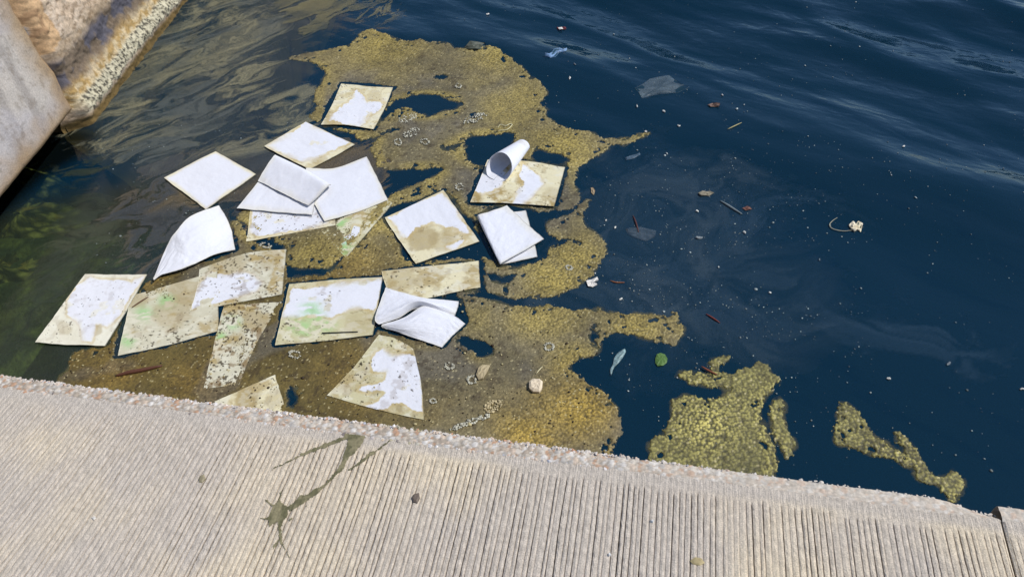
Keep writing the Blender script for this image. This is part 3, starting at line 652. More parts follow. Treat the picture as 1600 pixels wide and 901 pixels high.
build_film([(170, 260), (260, 250), (400, 225), (600, 215), (610, 300), (560, 330), (420, 380), (300, 400), (240, 440), (180, 400), (150, 320)], 260, S(70, 76, 80), S(112, 100, 78), .75, .46, .55, .0075, .55, 2.0,
           'mottled grey brown film drifting round the white pads on the left', zoff=.0016, freq=4)
build_film([(85, 250), (190, 255), (200, 330), (180, 420), (140, 430), (60, 560), (0, 570), (0, 470), (60, 400)], 300, S(58, 68, 56), S(78, 84, 66), .6, .38, .55, .009, .4, 1.6,
           'dull green film over the shaded shallow water beside the left wall', zoff=.0012, soft_r=18)
build_film([(870, 290), (950, 225), (1100, 215), (1240, 330), (1330, 480), (1250, 560), (1080, 560), (960, 640), (880, 590), (1060, 560), (1000, 470), (780, 470)], 340, S(62, 86, 104), S(84, 102, 114), .42, .22, .80, .010, .35, 1.3,
           'faint blue grey slick on the open water right of the scum', zoff=.0014, freq=1.6)
build_film([(430, 0), (600, -20), (620, 30), (540, 50), (470, 60), (440, 50)], 380, S(92, 96, 84), S(140, 132, 92), .5, .50, .54, .008, .6, 2.4,
           'broken yellow reflections on the ripples at the top edge, painted as film', zoff=.003, freq=5, soft_r=18)  # yellow reflections of the scum, painted as streaks on a thin sheet
build_film([(1180, 280), (1300, 300), (1420, 480), (1600, 500), (1700, 640), (1500, 640), (1300, 560), (1200, 420)], 420, S(44, 72, 92), S(60, 86, 106), .4, .46, .62, .012, .3, 1.8,
           'barely visible milky wisps on the dark water at the right', zoff=.0012, freq=1.6)

# ------------------------------------------------------------------ absorbent pads
def cr(P, t):
    """Catmull-Rom along axis 0 at parameters t in 0..1"""
    n_ = len(P)
    if n_ == 2: return P[0] * (1 - t)[:, None, None] + P[1] * t[:, None, None]
    Pe = np.concatenate([[2 * P[0] - P[1]], P, [2 * P[-1] - P[-2]]]); s = t * (n_ - 1); i = np.minimum(s.astype(int), n_ - 2); f = (s - i)[:, None, None]
    a, b, c, d = Pe[i], Pe[i + 1], Pe[i + 2], Pe[i + 3]
    return .5 * (2 * b + (c - a) * f + (2 * a - 5 * b + 4 * c - d) * f ** 2 + (3 * b - a - 3 * c + d) * f ** 3)
def net_surface(net, nu, nv):
    nr, nc = len(net), len(net[0])
    flat = np.array([q for row in net for q in row], float)
    Wd = unp(flat[:, :2], flat[:, 2]).reshape(nr, nc, 3)
    A_ = cr(Wd, np.linspace(0, 1, nu)); B_ = cr(A_.transpose(1, 0, 2), np.linspace(0, 1, nv)).transpose(1, 0, 2)
    return B_
YEL, BRN, WHT, OLV = S(226, 217, 180), S(178, 158, 110), S(240, 241, 246, .84), S(204, 197, 158)
def pad_mesh(net, seed, stain, nu=124, nv=100, wav=.003, crease=.0014, name='pad', parent=None):
    """net of (px, py, height) control points -> top, underside and cut edges of one sheet; stain paints its own dirt"""
    T_ = net_surface(net, nu, nv)
    u, v = np.meshgrid(np.linspace(0, 1, nu), np.linspace(0, 1, nv), indexing='ij')
    wav = .0042 if seed in (7, 11, 12, 13, 15, 21, 6) else wav; T_[..., 2] += .0022 if seed in (7, 11, 12, 13, 15, 21) else 0
    T_[..., 2] += wav * (fbm(u * 2, v * 2, 1.3, 2, seed) - .5) * 2 + (.004 if seed < 7 or seed in (9, 14, 16) else 0) * (vnoise(u * 3.1 + seed, v * 2.7, seed + 2) - .6) + crease * (fbm(u * .5, v * .4, 22, 3, seed + 3) - .5) * 2
    ed = np.minimum(np.minimum(u, 1 - u), np.minimum(v, 1 - v))
    T_[..., :2] += (.004 * (fbm(u * 3, v * 3, 3, 2, seed + 5) - .5) * sstep(.05, 0, ed))[..., None]
    du = np.gradient(T_, axis=0); dv = np.gradient(T_, axis=1); N = np.cross(du, dv); N /= np.linalg.norm(N, axis=-1, keepdims=True) + 1e-9
    th = .0026
    c = stain(T_, u, v, ed)
    top = T_ + N * th / 2; bot = T_ - N * th / 2
    if N[..., 2].mean() < 0: top, bot = bot, top
    n_ = nu * nv; g_ = grid_faces(nu, nv)
    idx = np.arange(n_).reshape(nu, nv)
    loop = np.concatenate([idx[:-1, 0], idx[-1, :-1], idx[:0:-1, -1], idx[0, :0:-1]]); nx = np.roll(loop, -1)
    side = np.stack([loop, nx, nx + n_, loop + n_], -1)
    V = np.concatenate([top.reshape(-1, 3), bot.reshape(-1, 3)])
    F = np.concatenate([g_, g_[:, ::-1] + n_, side])
    C = np.concatenate([c.reshape(-1, 3), c.reshape(-1, 3)])
    if max(q[2] for r_ in net for q in r_) < .018:              # a sheet lying flat: its underside needs only a fan
        lb = bot.reshape(-1, 3)[loop]; k_ = len(loop); V = np.concatenate([top.reshape(-1, 3), lb, lb.mean(0)[None]])
        i_ = np.arange(k_); j_ = (i_ + 1) % k_; cc_ = np.full(k_, n_ + k_)
        F = np.concatenate([g_, np.stack([loop, nx, j_ + n_, i_ + n_], -1), np.stack([i_ + n_, j_ + n_, cc_, cc_], -1)[:0]])
        C = np.concatenate([c.reshape(-1, 3), c.reshape(-1, 3)[loop], c.reshape(-1, 3)[:1]])
    return V, F, C
def stainer(seed, base='yel', white=None, edge=.4, specks=0., green=(), brown=(), speck_zone=None, warp=7, dirt=.5, whole=False):
    def f(T_, u, v, ed):
        sh = T_.shape[:2]; pp = proj(T_.reshape(-1, 3)).reshape(sh + (2,))
        x, y = T_[..., 0], T_[..., 1]
        bx = {'yel': YEL, 'pale': S(230, 227, 208), 'olv': OLV, 'dirty': S(206, 201, 176)}[base]
        c = np.broadcast_to(bx, sh + (3,)); wmk = np.zeros(sh)
        ox, oy = x + .05 * (fbm(x, y, 10, 3, seed + 31) - .5), y + .05 * (fbm(x, y, 10, 3, seed + 32) - .5)
        n1 = fbm(ox, oy, 9, 6, seed, .6); n2 = fbm(ox, oy * 1.6, 20, 5, seed + 3, .6)
        c = mixc(c, BRN, sstep(.47, .66, n1) * dirt); c = mixc(c, S(226, 222, 200), sstep(.52, .35, n2) * .6)
        for bx_, by_, br, bw in brown:
            c = mixc(c, S(166, 146, 98), .85 * bw * sstep(1.15, .75, np.hypot(pp[..., 0] - bx_, (pp[..., 1] - by_) * 1.2) / br + .9 * (n2 - .5)))
        if white is not None:
            wx_ = pp[..., 0] + warp * 2.6 * (fbm(ox, oy, 14, 6, seed + 6, .62) - .5); wy_ = pp[..., 1] + warp * 2.6 * (fbm(ox, oy, 14, 6, seed + 7, .62) - .5)
            wm = np.zeros(sh)
            for w_ in white:
                d_ = polydist(wx_, wy_, w_); so = .5 + 7 * sstep(.45, .75, fbm(x, y, 8, 2, seed + 40)); wm = np.maximum(wm, sstep(so, -so, d_))
                rimd = np.exp(-((d_ - 2.2) / 1.8) ** 2) * (wm < .5); c = mixc(c, S(196, 170, 112), rimd * .45)
            wm *= 1 - .6 * sstep(.72, .78, fbm(x, y, 11, 4, seed + 12))
            c = mixc(c, S(120, 92, 48), sstep(.035, .0, np.abs(n1 - .5)) * sstep(.5, .7, n2) * (1 - wm) * .5)
            c = mixc(c, WHT, wm); wmk = wm
        elif whole:
            e_ = sstep(.085, .0, ed + .10 * (n1 - .45)) * edge
            c = mixc(np.broadcast_to(WHT, sh + (3,)), c, e_)
        for gx_, gy_, gr in green:
            c = mixc(c, S(150, 205, 130), .75 * np.exp(-((pp[..., 0] - gx_) ** 2 + ((pp[..., 1] - gy_) * 1.3) ** 2) / gr ** 2) * sstep(.35, .6, n2))
        if specks:
            sz = 1.0
            if speck_zone: sz = np.zeros(sh); 
            for q in (speck_zone or ()): sz = np.maximum(sz, np.exp(-(((pp[..., 0] - q[0]) / q[2]) ** 2 + ((pp[..., 1] - q[1]) / q[2]) ** 2)))
            s1 = fbm(x, y, 75, 2, seed + 15, .7) + .34 * (fbm(x, y, 9, 3, seed + 18) - .5); thr = .86 - .13 * specks * sz + .05 * wmk
            c = mixc(c, S(60, 48, 30), sstep(thr, thr + .05, s1) * .85 * np.minimum(1, sz * 2))
            c = mixc(c, S(120, 92, 50), sstep(.6, .74, fbm(x, y, 26, 3, seed + 16)) * .45 * specks * sz)
        c = mixc(c, S(205, 194, 160), sstep(.015, 0, ed) * .3 * edge)
        return c
    return f
PG = 'square absorbent pads floating by the quay'
def pad(label, nets, cat='absorbent pad', z0=0):
    Vs, Fs, Cs = [], [], []; b_ = 0
    for V, F, C in nets: Vs.append(V); Fs.append(F + b_); Cs.append(C); b_ += len(V)
    V = np.concatenate(Vs); cen = V.mean(0); cen[2] = 0
    o = mesh_obj('absorbent_pad', V - cen, np.concatenate(Fs), M_pad, col=np.concatenate(Cs)); o.location = cen
    return tag(o, label, cat, PG)
def quad(c, z=.008, lift=(0, 0, 0, 0)):
    a, b, c_, d = [(q[0], q[1], z + l_) for q, l_ in zip(c, lift)]
    return [[a, b], [d, c_]]
def curved(c, z=.008, bulge=(0, 0, 0, 0), lift=(0, 0, 0, 0), mid=0):
    """quad with edges bowed outward by px amounts (top, right, bottom, left)"""
    P = [np.array(q, float) for q in c]; cen = sum(P) / 4
    def m(i, j, k):
        q = (P[i] + P[j]) / 2; d = q - cen; d /= np.linalg.norm(d); return q + d * bulge[k]
    t, r_, b_, l_ = m(0, 1, 0), m(1, 2, 1), m(2, 3, 2), m(3, 0, 3)
    L = lift; zz = [z + q for q in L]
    return [[(*P[0], zz[0]), (*t, (zz[0] + zz[1]) / 2), (*P[1], zz[1])], [(*l_, (zz[0] + zz[3]) / 2), (*cen, z + mid + sum(L) / 4), (*r_, (zz[1] + zz[2]) / 2)], [(*P[3], zz[3]), (*b_, (zz[2] + zz[3]) / 2), (*P[2], zz[2])]]

pad('uppermost pad, white with yellow stains, inside the scum mat', [pad_mesh(curved([(533, 131), (614, 137), (584, 202), (502, 195)], .012, (-1, 2, -3, -2)), 1,
    stainer(1, white=[[(560, 143), (568, 152), (572, 158), (598, 162), (592, 170), (575, 176), (570, 190), (560, 198), (515, 190), (528, 172), (545, 160)]], edge=.8, dirt=.7, brown=[(515, 192, 9, .7), (585, 150, 12, .4)], specks=.3))])
pad('white pad with one yellowed lower edge, just below the uppermost pad', [pad_mesh(curved([(478, 190), (555, 226), (484, 264), (413, 229)], .012, (-1, 1, 1, 0)), 2,
    stainer(2, white=[[(478, 193), (545, 222), (520, 234), (495, 246), (470, 252), (418, 229)]], warp=4, edge=.8, dirt=.6, brown=[(500, 252, 12, .45)]))])
pad('clean white diamond-shaped pad lying alone at far left of the cluster', [pad_mesh(curved([(337, 236), (400, 272), (322, 327), (256, 278)], .011, (0, 0, 0, 0)), 3, stainer(3, whole=True, edge=.9))])
# pads under the white pair
pad('half hidden white pad with brown lower edge, under the pad with the folded flap', [pad_mesh(quad([(392, 322), (520, 292), (525, 352), (385, 378)], .0055), 6,
    stainer(6, white=[[(396, 325), (525, 300), (518, 340), (498, 352), (450, 363), (402, 370), (392, 362)]], warp=4, specks=.8, edge=.7))])
pad('yellow pad with green stains, its lower corner showing under the large white pad', [pad_mesh(quad([(570, 292), (614, 318), (541, 404), (503, 362)], .002), 7,
    stainer(7, base='olv', white=[[(552, 352), (562, 355), (560, 365), (548, 380), (522, 386), (518, 382), (538, 374), (548, 364)]], warp=3, green=[(532, 348, 14), (540, 380, 12), (536, 392, 10)], specks=.5, dirt=.9, brown=[(590, 335, 14, .5)]))])
zE = .013
pad('large white pad, top right of the overlapping white pair', [pad_mesh([[(478, 262, zE), (522, 262, zE), (573, 245, zE + .004)], [(486, 305, zE + .002), (537, 290, zE + .004), (590, 278, zE)], [(507, 346, zE + .004), (556, 332, zE), (606, 312, zE)]], 5,
    stainer(5, whole=True, edge=.5, brown=()))])
zD = .02
D1 = pad_mesh([[(370, 325, zD), (430, 331, zD), (489, 336, zD)], [(387, 304, zD), (436, 307, zD), (492, 318, zD)], [(404, 283, zD), (452, 290, zD), (500, 305, zD)], [(426, 252, zD), (470, 270, zD), (511, 292, zD)],
               [(430, 243, zD + .022), (475, 264, zD + .024), (517, 289, zD + .028)], [(427, 245, zD + .045), (471, 266, zD + .050), (512, 291, zD + .056)],
               [(415, 263, zD + .028), (458, 282, zD + .034), (498, 306, zD + .040)], [(403, 283, zD + .006), (440, 301, zD + .012), (482, 321, zD + .02)]], 4, stainer(4, whole=True, edge=.35), nu=150, crease=.003)
pad('white pad with its upper edge folded over into a creased flap', [D1])
pad('white pad curling up on its left side, between the white diamond and the brown pads', [pad_mesh([[(342, 321, .03), (357, 346, .02), (364, 370, .012), (368, 390, .01)], [(300, 337, .085), (322, 360, .07), (330, 384, .04), (334, 398, .022)], [(277, 360, .09), (290, 378, .075), (297, 396, .05), (303, 413, .03)],
    [(262, 382, .06), (270, 394, .055), (276, 408, .045), (280, 421, .035)], [(240, 434, .02), (240, 436, .02), (241, 437, .02), (242, 432, .025)]], 8, stainer(8, whole=True, edge=.35), crease=.003)])
pad('pad at bottom left corner of the cluster, white with speckled lower corners', [pad_mesh(curved([(133, 428), (230, 429), (164, 540), (55, 535)], .013, (0, 1, 1, 0)), 9,
    stainer(9, white=[[(140, 434), (205, 440), (225, 432), (205, 462), (190, 490), (168, 512), (150, 505), (143, 532), (130, 530), (126, 508), (105, 490), (108, 470), (118, 450)]], warp=4, base='pale', specks=.35, dirt=.15, brown=[(100, 512, 12, .4), (152, 516, 10, .6)]))])
pad('murky brown pad with a large white centre, right of the curling white pad', [pad_mesh(curved([(312, 420), (448, 389), (441, 460), (297, 486)], .0075, (8, 0, 0, -3)), 10,
    stainer(10, base='dirty', white=[[(302, 482), (304, 455), (315, 440), (335, 428), (352, 432), (385, 426), (400, 432), (408, 442), (398, 455), (370, 464), (345, 472)]], warp=4, specks=.9, dirt=1.0, brown=[(350, 405, 36, .6), (420, 405, 20, .4)]))])
pad('grey-green soaked pad lying partly under the brown pad with the white centre', [pad_mesh(curved([(206, 462), (340, 425), (342, 517), (184, 556)], .003, (0, 0, 3, 0)), 11,
    stainer(11, base='dirty', specks=.8, dirt=.8, green=[(225, 490, 14), (200, 533, 12), (260, 470, 12)], brown=[(270, 485, 34, .55), (290, 455, 28, .6), (215, 470, 18, .6)], speck_zone=[(280, 520, 60), (230, 530, 30)]))])
pad('dirty upright pad heavily flecked with black, reaching down towards the quay', [pad_mesh(curved([(350, 478), (440, 472), (374, 601), (318, 608)], .0025, (0, -6, 0, 0)), 12,
    stainer(12, base='dirty', specks=1.5, dirt=1.0, green=[(362, 505, 12), (345, 525, 8)], brown=[(400, 500, 24, .8), (370, 530, 14, .5)]))])
pad('triangular pad corner poking out right at the pebble edge of the quay', [pad_mesh(quad([(430, 586), (446, 637), (400, 690), (335, 628)], .003), 13, stainer(13, base='yel', specks=.5, dirt=.8, brown=[(385, 620, 22, .5), (430, 625, 18, .4)]))])
pad('pad with bright green smears and a black line near its lower edge', [pad_mesh(curved([(452, 444), (598, 433), (583, 523), (430, 539)], .009, (2, 0, 1, 0)), 14,
    stainer(14, base='olv', white=[[(460, 452), (520, 444), (596, 438), (588, 480), (580, 487), (565, 480), (548, 480), (530, 488), (518, 497), (490, 490), (465, 496), (443, 496), (448, 475)]], warp=5, specks=.7, green=[(485, 482, 15), (495, 495, 12), (463, 508, 14), (512, 508, 12), (480, 515, 14)],
            speck_zone=[(462, 466, 22), (500, 455, 30), (450, 500, 20), (475, 530, 40)], brown=[(562, 505, 26, .35), (532, 465, 10, .5), (570, 463, 9, .45)]))])
pad('long half sunken tan pad above the crumpled white pad', [pad_mesh(quad([(596, 424), (748, 408), (751, 449), (612, 478)], .0022), 15, stainer(15, base='yel', specks=.6, dirt=.8, brown=[(625, 430, 30, .55), (660, 440, 14, .5), (735, 420, 12, .3)]))])
pad('square pad, white above and brown below, in the middle of the cluster', [pad_mesh(curved([(693, 297), (749, 377), (650, 412), (601, 340)], .010, (0, 0, 1, 0)), 16,
    stainer(16, white=[[(692, 303), (700, 312), (712, 330), (735, 365), (720, 360), (690, 350), (672, 348), (650, 355), (635, 372), (625, 365), (606, 340), (640, 322)], [(700, 386), (725, 375), (715, 388)]], warp=4, specks=.6, speck_zone=[(655, 400, 20), (720, 362, 14)], dirt=.6, brown=[(660, 372, 26, .8), (690, 375, 20, .5), (655, 340, 10, .3)]))])
# right hand pads
ST17 = stainer(17, white=[[(770, 262), (790, 270), (785, 290), (770, 300), (750, 302), (742, 300), (750, 275)], [(818, 258), (832, 268), (850, 285), (838, 300), (820, 318), (800, 318), (808, 300), (818, 290), (812, 275)]], warp=5, dirt=1.1, brown=[(748, 310, 10, .5), (815, 283, 10, .6), (860, 305, 16, .4)], specks=.2)
flat17 = pad_mesh(curved([(762, 250), (883, 262), (866, 322), (735, 316)], .012, (4, 0, -1, 0), (0, 0, .004, 0)), 17, ST17)
P0 = W(778, 261, .072); P1 = W(817, 226, .055)
def roll_mesh(P0, P1, r0, r1, a0, a1, nu, nv):
    ax = P1 - P0; L = np.linalg.norm(ax); ax /= L; up = np.array([0, 0, 1.]); side = np.cross(ax, up); side /= np.linalg.norm(side); up = np.cross(side, ax)
    t = np.linspace(0, 1, nu)[:, None]; a = np.linspace(a0, a1, nv)[None, :]
    r_ = (r0 * (1 - t) + r1 * t) * (1 + .1 * np.sin(a * 1.5 + 1)); r_ = r_ * (1 - .16 * (a - a0) / (a1 - a0))
    # the rim is cut slantwise like the corner of a folded square
    tt_ = t * L + 0.055 * np.cos(a - math.radians(95)) * (1 - t)
    Q = P0 + ax * tt_[..., None] + side * (r_ * np.cos(a))[..., None] * 1.05 + up * (r_ * np.sin(a))[..., None] * .9
    return Q
Q = roll_mesh(P0, P1, .092, .046, math.radians(-60), math.radians(275), 60, 90)
Q[..., 2] = np.maximum(Q[..., 2], .016)
u, v = np.meshgrid(np.linspace(0, 1, 60), np.linspace(0, 1, 90), indexing='ij')
Nn = np.cross(np.gradient(Q, axis=0), np.gradient(Q, axis=1)); Nn /= np.linalg.norm(Nn, axis=-1, keepdims=True) + 1e-9
idx = np.arange(5400).reshape(60, 90); loop = np.concatenate([idx[:-1, 0], idx[-1, :-1], idx[:0:-1, -1], idx[0, :0:-1]]); nx = np.roll(loop, -1)
Vr = np.concatenate([(Q + Nn * .0014).reshape(-1, 3), (Q - Nn * .0014).reshape(-1, 3)]); Fr = np.concatenate([grid_faces(60, 90), grid_faces(60, 90)[:, ::-1] + 5400, np.stack([loop, nx, nx + 5400, loop + 5400], -1)])
Cr = np.tile(WHT, (10800, 1)); Cr = mixc(Cr, BRN, sstep(.62, .72, fbm(Vr[:, 0], Vr[:, 1], 14, 3, 4)) * .25)
pad('yellow stained pad on the right with one white corner rolled up into a tube', [flat17, (Vr, Fr, Cr)])
pad('clean white pad folded in half, right of the square brown and white pad', [pad_mesh([[(822, 329, .010), (832, 366, .010), (840, 401, .010)], [(785, 334, .010), (800, 372, .010), (812, 407, .010)], [(753, 342, .010), (772, 382, .010), (788, 412, .010)], [(746, 339, .028), (764, 377, .026), (782, 413, .024)],
    [(748, 336, .048), (766, 374, .042), (784, 411, .036)], [(760, 332, .050), (780, 368, .042), (800, 402, .032)], [(776, 327, .046), (798, 358, .036), (824, 389, .026)], [(792, 321, .040), (820, 347, .030), (850, 373, .022)]], 18, stainer(18, whole=True, edge=.4), nu=150, crease=.003)])
O1 = pad_mesh([[(603, 449, .012), (632, 458, .012), (668, 466, .014), (717, 470, .012)], [(596, 466, .02), (630, 468, .026), (666, 470, .034), (716, 477, .014)], [(589, 486, .034), (622, 480, .044), (660, 470, .056), (714, 484, .018)], [(586, 500, .036), (620, 485, .052), (655, 471, .062), (712, 490, .016)],
                [(592, 507, .02), (622, 497, .016), (655, 481, .02), (709, 496, .008)]], 19, stainer(19, whole=True, edge=.3, brown=((640, 462, 12, .0),)), crease=.003)
O2 = pad_mesh([[(597, 507, .02), (630, 497, .024), (664, 478, .034), (702, 489, .020), (727, 505, .016)], [(596, 509, .018), (632, 504, .044), (665, 492, .044), (698, 500, .026), (718, 514, .014)], [(597, 510, .014), (632, 514, .034), (662, 514, .034), (690, 518, .020), (706, 525, .012)], [(598, 511, .012), (624, 520, .012), (648, 528, .012), (670, 535, .012), (691, 542, .012)]], 20, stainer(20, whole=True, edge=.3), crease=.003)
pad('crumpled white pad with a pinched fold and two pointed lobes', [O1, O2])
pad('lowest whole pad above the quay, white right half and yellow left half', [pad_mesh([[(592, 523, .007), (622, 531, .007), (646, 545, .009)], [(556, 570, .006), (605, 580, .007), (658, 596, .008)], [(511, 618, .004), (590, 640, .006), (663, 656, .008)]], 21,
    stainer(21, base='olv', white=[[(598, 545), (612, 555), (640, 553), (650, 560), (657, 600), (661, 642), (645, 640), (630, 630), (612, 630), (600, 638), (585, 640), (570, 635), (590, 625), (603, 612), (588, 610), (580, 612), (560, 612), (565, 605), (590, 600), (602, 595), (605, 580), (582, 578), (580, 560), (590, 550)]], warp=4, specks=.6, dirt=.7, brown=[(560, 590, 30, .35), (612, 640, 18, .4)]))])

# ------------------------------------------------------------------ litter and natural bits
def outline(name, pts, z, th, col, label, cat, mat=M_deb, bend=.0, group=None, jitter=.0, alpha=None, fold=False, n=16, seed=0):
    """an irregular piece from its plan outline (px), with thickness, a bent surface and a crumpled middle"""
    Pw = unp(pts, z)[:, :2]; cen = Pw.mean(0)
    ring = []; m_ = len(Pw)
    for i in range(m_):
        a, b = Pw[i], Pw[(i + 1) % m_]
        for t in (0, .5): ring.append(a * (1 - t) + b * t)
    ring = np.array(ring); R_ = np.random.default_rng(seed + m_)
    ext = np.abs(ring - cen).max()
    V = []; levels = [0., .35, .7, 1.0]; k = len(ring)
    for s in levels[1:]:
        q = cen + (ring - cen) * s
        zz_ = z + wz(q[:, 0], q[:, 1]) + bend * ext * np.sin((q[:, 0] - cen[0]) / ext * 3 + seed) * .5 + (R_.random(k) - .5) * bend * ext * .8
        V.append(np.column_stack([q, zz_ + (th if s < 1 else th * .6)]))
    q = ring; V.append(np.column_stack([q, z + wz(q[:, 0], q[:, 1]) * 1 - .001 + 0 * q[:, 0]]))
    ctr = np.array([[cen[0], cen[1], z + wz(cen[0], cen[1]) + th + bend * ext * .3]])
    V = np.concatenate([ctr] + V); F = []
    for i in range(k):
        j = (i + 1) % k; F.append((0, 1 + i, 1 + j))
        for L_ in range(3): a = 1 + L_ * k; F.append((a + i, a + k + i, a + k + j, a + j))
    cc = np.broadcast_to(np.asarray(col), (len(V), 3)) * (1 + .25 * (R_.random((len(V), 1)) - .5))
    o_ = mesh_obj(name, V - np.array([cen[0], cen[1], 0]), F, mat, col=cc, alpha=None if alpha is None else np.clip(alpha * (1 + .8 * (R_.random(len(V)) - .5)), 0, 1), smooth=(mat is not M_deb))
    o_.location = (cen[0], cen[1], 0)
    return tag(o_, label, cat, group)
def strand(name, pts, z, r, col, label, cat, group=None, parent=None, taper=True, base=None):
    P = unp(pts, z); k = 4 * (len(P) - 1) + 1
    Q = cr(P[:, None, :], np.linspace(0, 1, k))[:, 0]; Q[:, 2] += wz(Q[:, 0], Q[:, 1])
    V = []; F = []
    for i in range(k):
        d = Q[min(i + 1, k - 1)] - Q[max(i - 1, 0)]; d /= np.linalg.norm(d) + 1e-9; s = np.cross(d, [0, 0, 1.]); s /= np.linalg.norm(s) + 1e-9; u_ = np.cross(s, d)
        rr = r * ((1 - .6 * abs(i / (k - 1) * 2 - 1) ** 2) if taper else 1)
        for a in range(6): V.append(Q[i] + s * math.cos(a * math.pi / 3) * rr + u_ * math.sin(a * math.pi / 3) * rr)
    for i in range(k - 1):
        for a in range(6): b = (a + 1) % 6; F.append((i * 6 + a, i * 6 + b, i * 6 + 6 + b, i * 6 + 6 + a))
    F.append(tuple(range(5, -1, -1))); F.append(tuple((k - 1) * 6 + a for a in range(6)))
    V = np.array(V); cen = np.array([*Q.mean(0)[:2], 0]) if base is None else base
    o_ = mesh_obj(name, V - cen, F, M_deb, parent, col=np.tile(col, (len(V), 1)))
    if parent is None: o_.location = cen; tag(o_, label, cat, group)
    return o_
L_W = S(225, 222, 210)
# dry leaf with a long stalk
c0 = W(1338, 351); lf = empty('dry_leaf', tuple(c0), label='curled cream dead leaf with a long hooked stalk, alone on the dark water at right', cat='leaf')
o1 = outline('blade', [(1327, 350), (1333, 345), (1337, 349), (1342, 343), (1349, 347), (1348, 353), (1346, 360), (1341, 356), (1336, 359), (1331, 355)], .006, .003, S(235, 222, 190), None, None, bend=.35, seed=3)
o1.parent = lf; o1.location = tuple(np.array(o1.location) - c0)
strand('stalk', [(1332, 357), (1318, 358), (1303, 355), (1297, 349), (1301, 343), (1309, 338)], .006, .0028, S(170, 165, 140), None, None, parent=lf, base=c0)
outline('green_leaf', [(1024, 560), (1026, 554), (1032, 551), (1039, 553), (1043, 560), (1042, 566), (1036, 571), (1028, 572), (1024, 567)], .005, .002, S(84, 116, 52), 'oval bright green leaf between the scum mats', 'leaf', bend=.12, seed=2)
strand('white_string', [(778, 199), (782, 194), (790, 196), (797, 193), (800, 195), (792, 202), (782, 203), (778, 204)], .012, .003, S(222, 214, 170), 'looped pale string on the scum above the rolled pad', 'string')
strand('twig', [(1136, 206), (1147, 201), (1158, 196)], .008, .0038, S(170, 160, 110), 'straight straw-coloured twig in open water at upper right', 'twig', 'twigs afloat')
strand('twig', [(989, 336), (992, 343), (995, 352), (998, 363)], .006, .005, S(84, 46, 40), 'dark red twig right of the comma-shaped scum patch', 'twig', 'twigs afloat')
strand('twig', [(953, 438), (963, 441), (976, 441)], .006, .0035, S(150, 92, 50), 'small orange twig beside the white paper scrap', 'twig', 'twigs afloat')
strand('twig', [(1103, 490), (1113, 496), (1125, 504)], .006, .0045, S(120, 52, 40), 'reddish twig above the olive green scum patch', 'twig', 'twigs afloat')
strand('twig', [(1096, 572), (1106, 578), (1121, 585)], .012, .006, S(128, 74, 48), 'brown twig stuck in the top of the olive green patch', 'twig', 'twigs afloat')
strand('twig', [(206, 480), (218, 472), (232, 463)], .012, .004, S(96, 66, 44), 'thin brown twig above the grey-green soaked pad', 'twig', 'twigs afloat')
strand('twig', [(838, 583), (843, 577), (848, 572)], .013, .0025, S(225, 215, 170), 'tiny straw on the scum above the cream foam lump', 'twig', 'twigs afloat')
strand('wood_stick', [(181, 587), (200, 582), (222, 578), (253, 571)], .010, .012, S(92, 56, 40), 'dark red-brown stick lying on the scum along the quay', 'stick')
strand('plastic_strip', [(1126, 311), (1136, 317), (1147, 324), (1160, 332)], .006, .007, S(120, 130, 130), 'thin grey plastic strip floating right of the faint slick', 'plastic strip')
strand('black_straw', [(503, 520), (530, 519), (559, 518)], .0135, .0028, S(22, 22, 22), 'thin black straw lying on the pad with green smears', 'straw', taper=False)
outline('foam_lump', [(827, 598), (833, 593), (843, 594), (848, 598), (847, 608), (843, 614), (833, 613), (827, 608)], .010, .022, S(226, 208, 178), 'cream foam lump on the brown scum near the quay', 'foam', bend=.08, seed=5)
outline('paper_scrap', [(916, 439), (933, 433), (935, 438), (924, 442), (933, 445), (926, 448), (919, 447)], .010, .005, S(232, 226, 214), 'torn white paper scrap at the tip of the comma-shaped scum', 'paper', bend=.2, seed=6)
outline('fish_shaped_scrap', [(976, 545), (978, 549), (974, 557), (968, 565), (961, 572), (956, 578), (954, 588), (953, 577), (958, 568), (959, 560), (965, 552)], .004, .001, S(150, 176, 176), 'pale translucent fish-shaped plastic scrap left of the green leaf', 'plastic scrap', M_plastic, .1, alpha=.75, seed=7)
outline('plastic_sheet', [(992, 143), (1015, 130), (1045, 121), (1060, 132), (1076, 140), (1058, 149), (1030, 152), (1003, 158), (998, 150)], .004, .002, S(130, 145, 150), 'clear crinkled plastic sheet floating at the top centre right', 'plastic sheet', M_plastic, .12, alpha=.34, seed=8)
outline('plastic_sheet', [(978, 357), (1000, 354), (1025, 360), (1024, 369), (1010, 377), (992, 372), (980, 366)], .003, .001, S(110, 122, 130), 'dim submerged plastic film under the dark red twig', 'plastic sheet', M_plastic, .05, alpha=.3, seed=9)
outline('plastic_sheet', [(977, 246), (985, 243), (999, 239), (1001, 241), (990, 247), (978, 250)], .003, .001, S(110, 130, 145), 'small sliver of grey film below the scum point', 'plastic sheet', M_plastic, .05, alpha=.5, seed=10)
outline('blue_wrapper', [(852, 96), (862, 90), (866, 82), (874, 79), (886, 83), (884, 85), (874, 88), (868, 96), (860, 98)], .006, .005, S(150, 185, 225), 'crumpled clear and blue plastic wrapper off the top of the scum', 'wrapper', M_plastic, .4, alpha=.6, seed=11)
outline('red_wrapper', [(870, 37), (874, 36), (883, 36), (885, 38), (882, 40), (872, 40)], .004, .005, S(96, 40, 42), 'small dark red wrapper near the top edge', 'wrapper', bend=.2, seed=12)
outline('paper_scrap', [(872, 37), (878, 36), (880, 39), (874, 40)], .018, .003, L_W, 'white paper bit caught on the red wrapper', 'paper', bend=.3, seed=13)
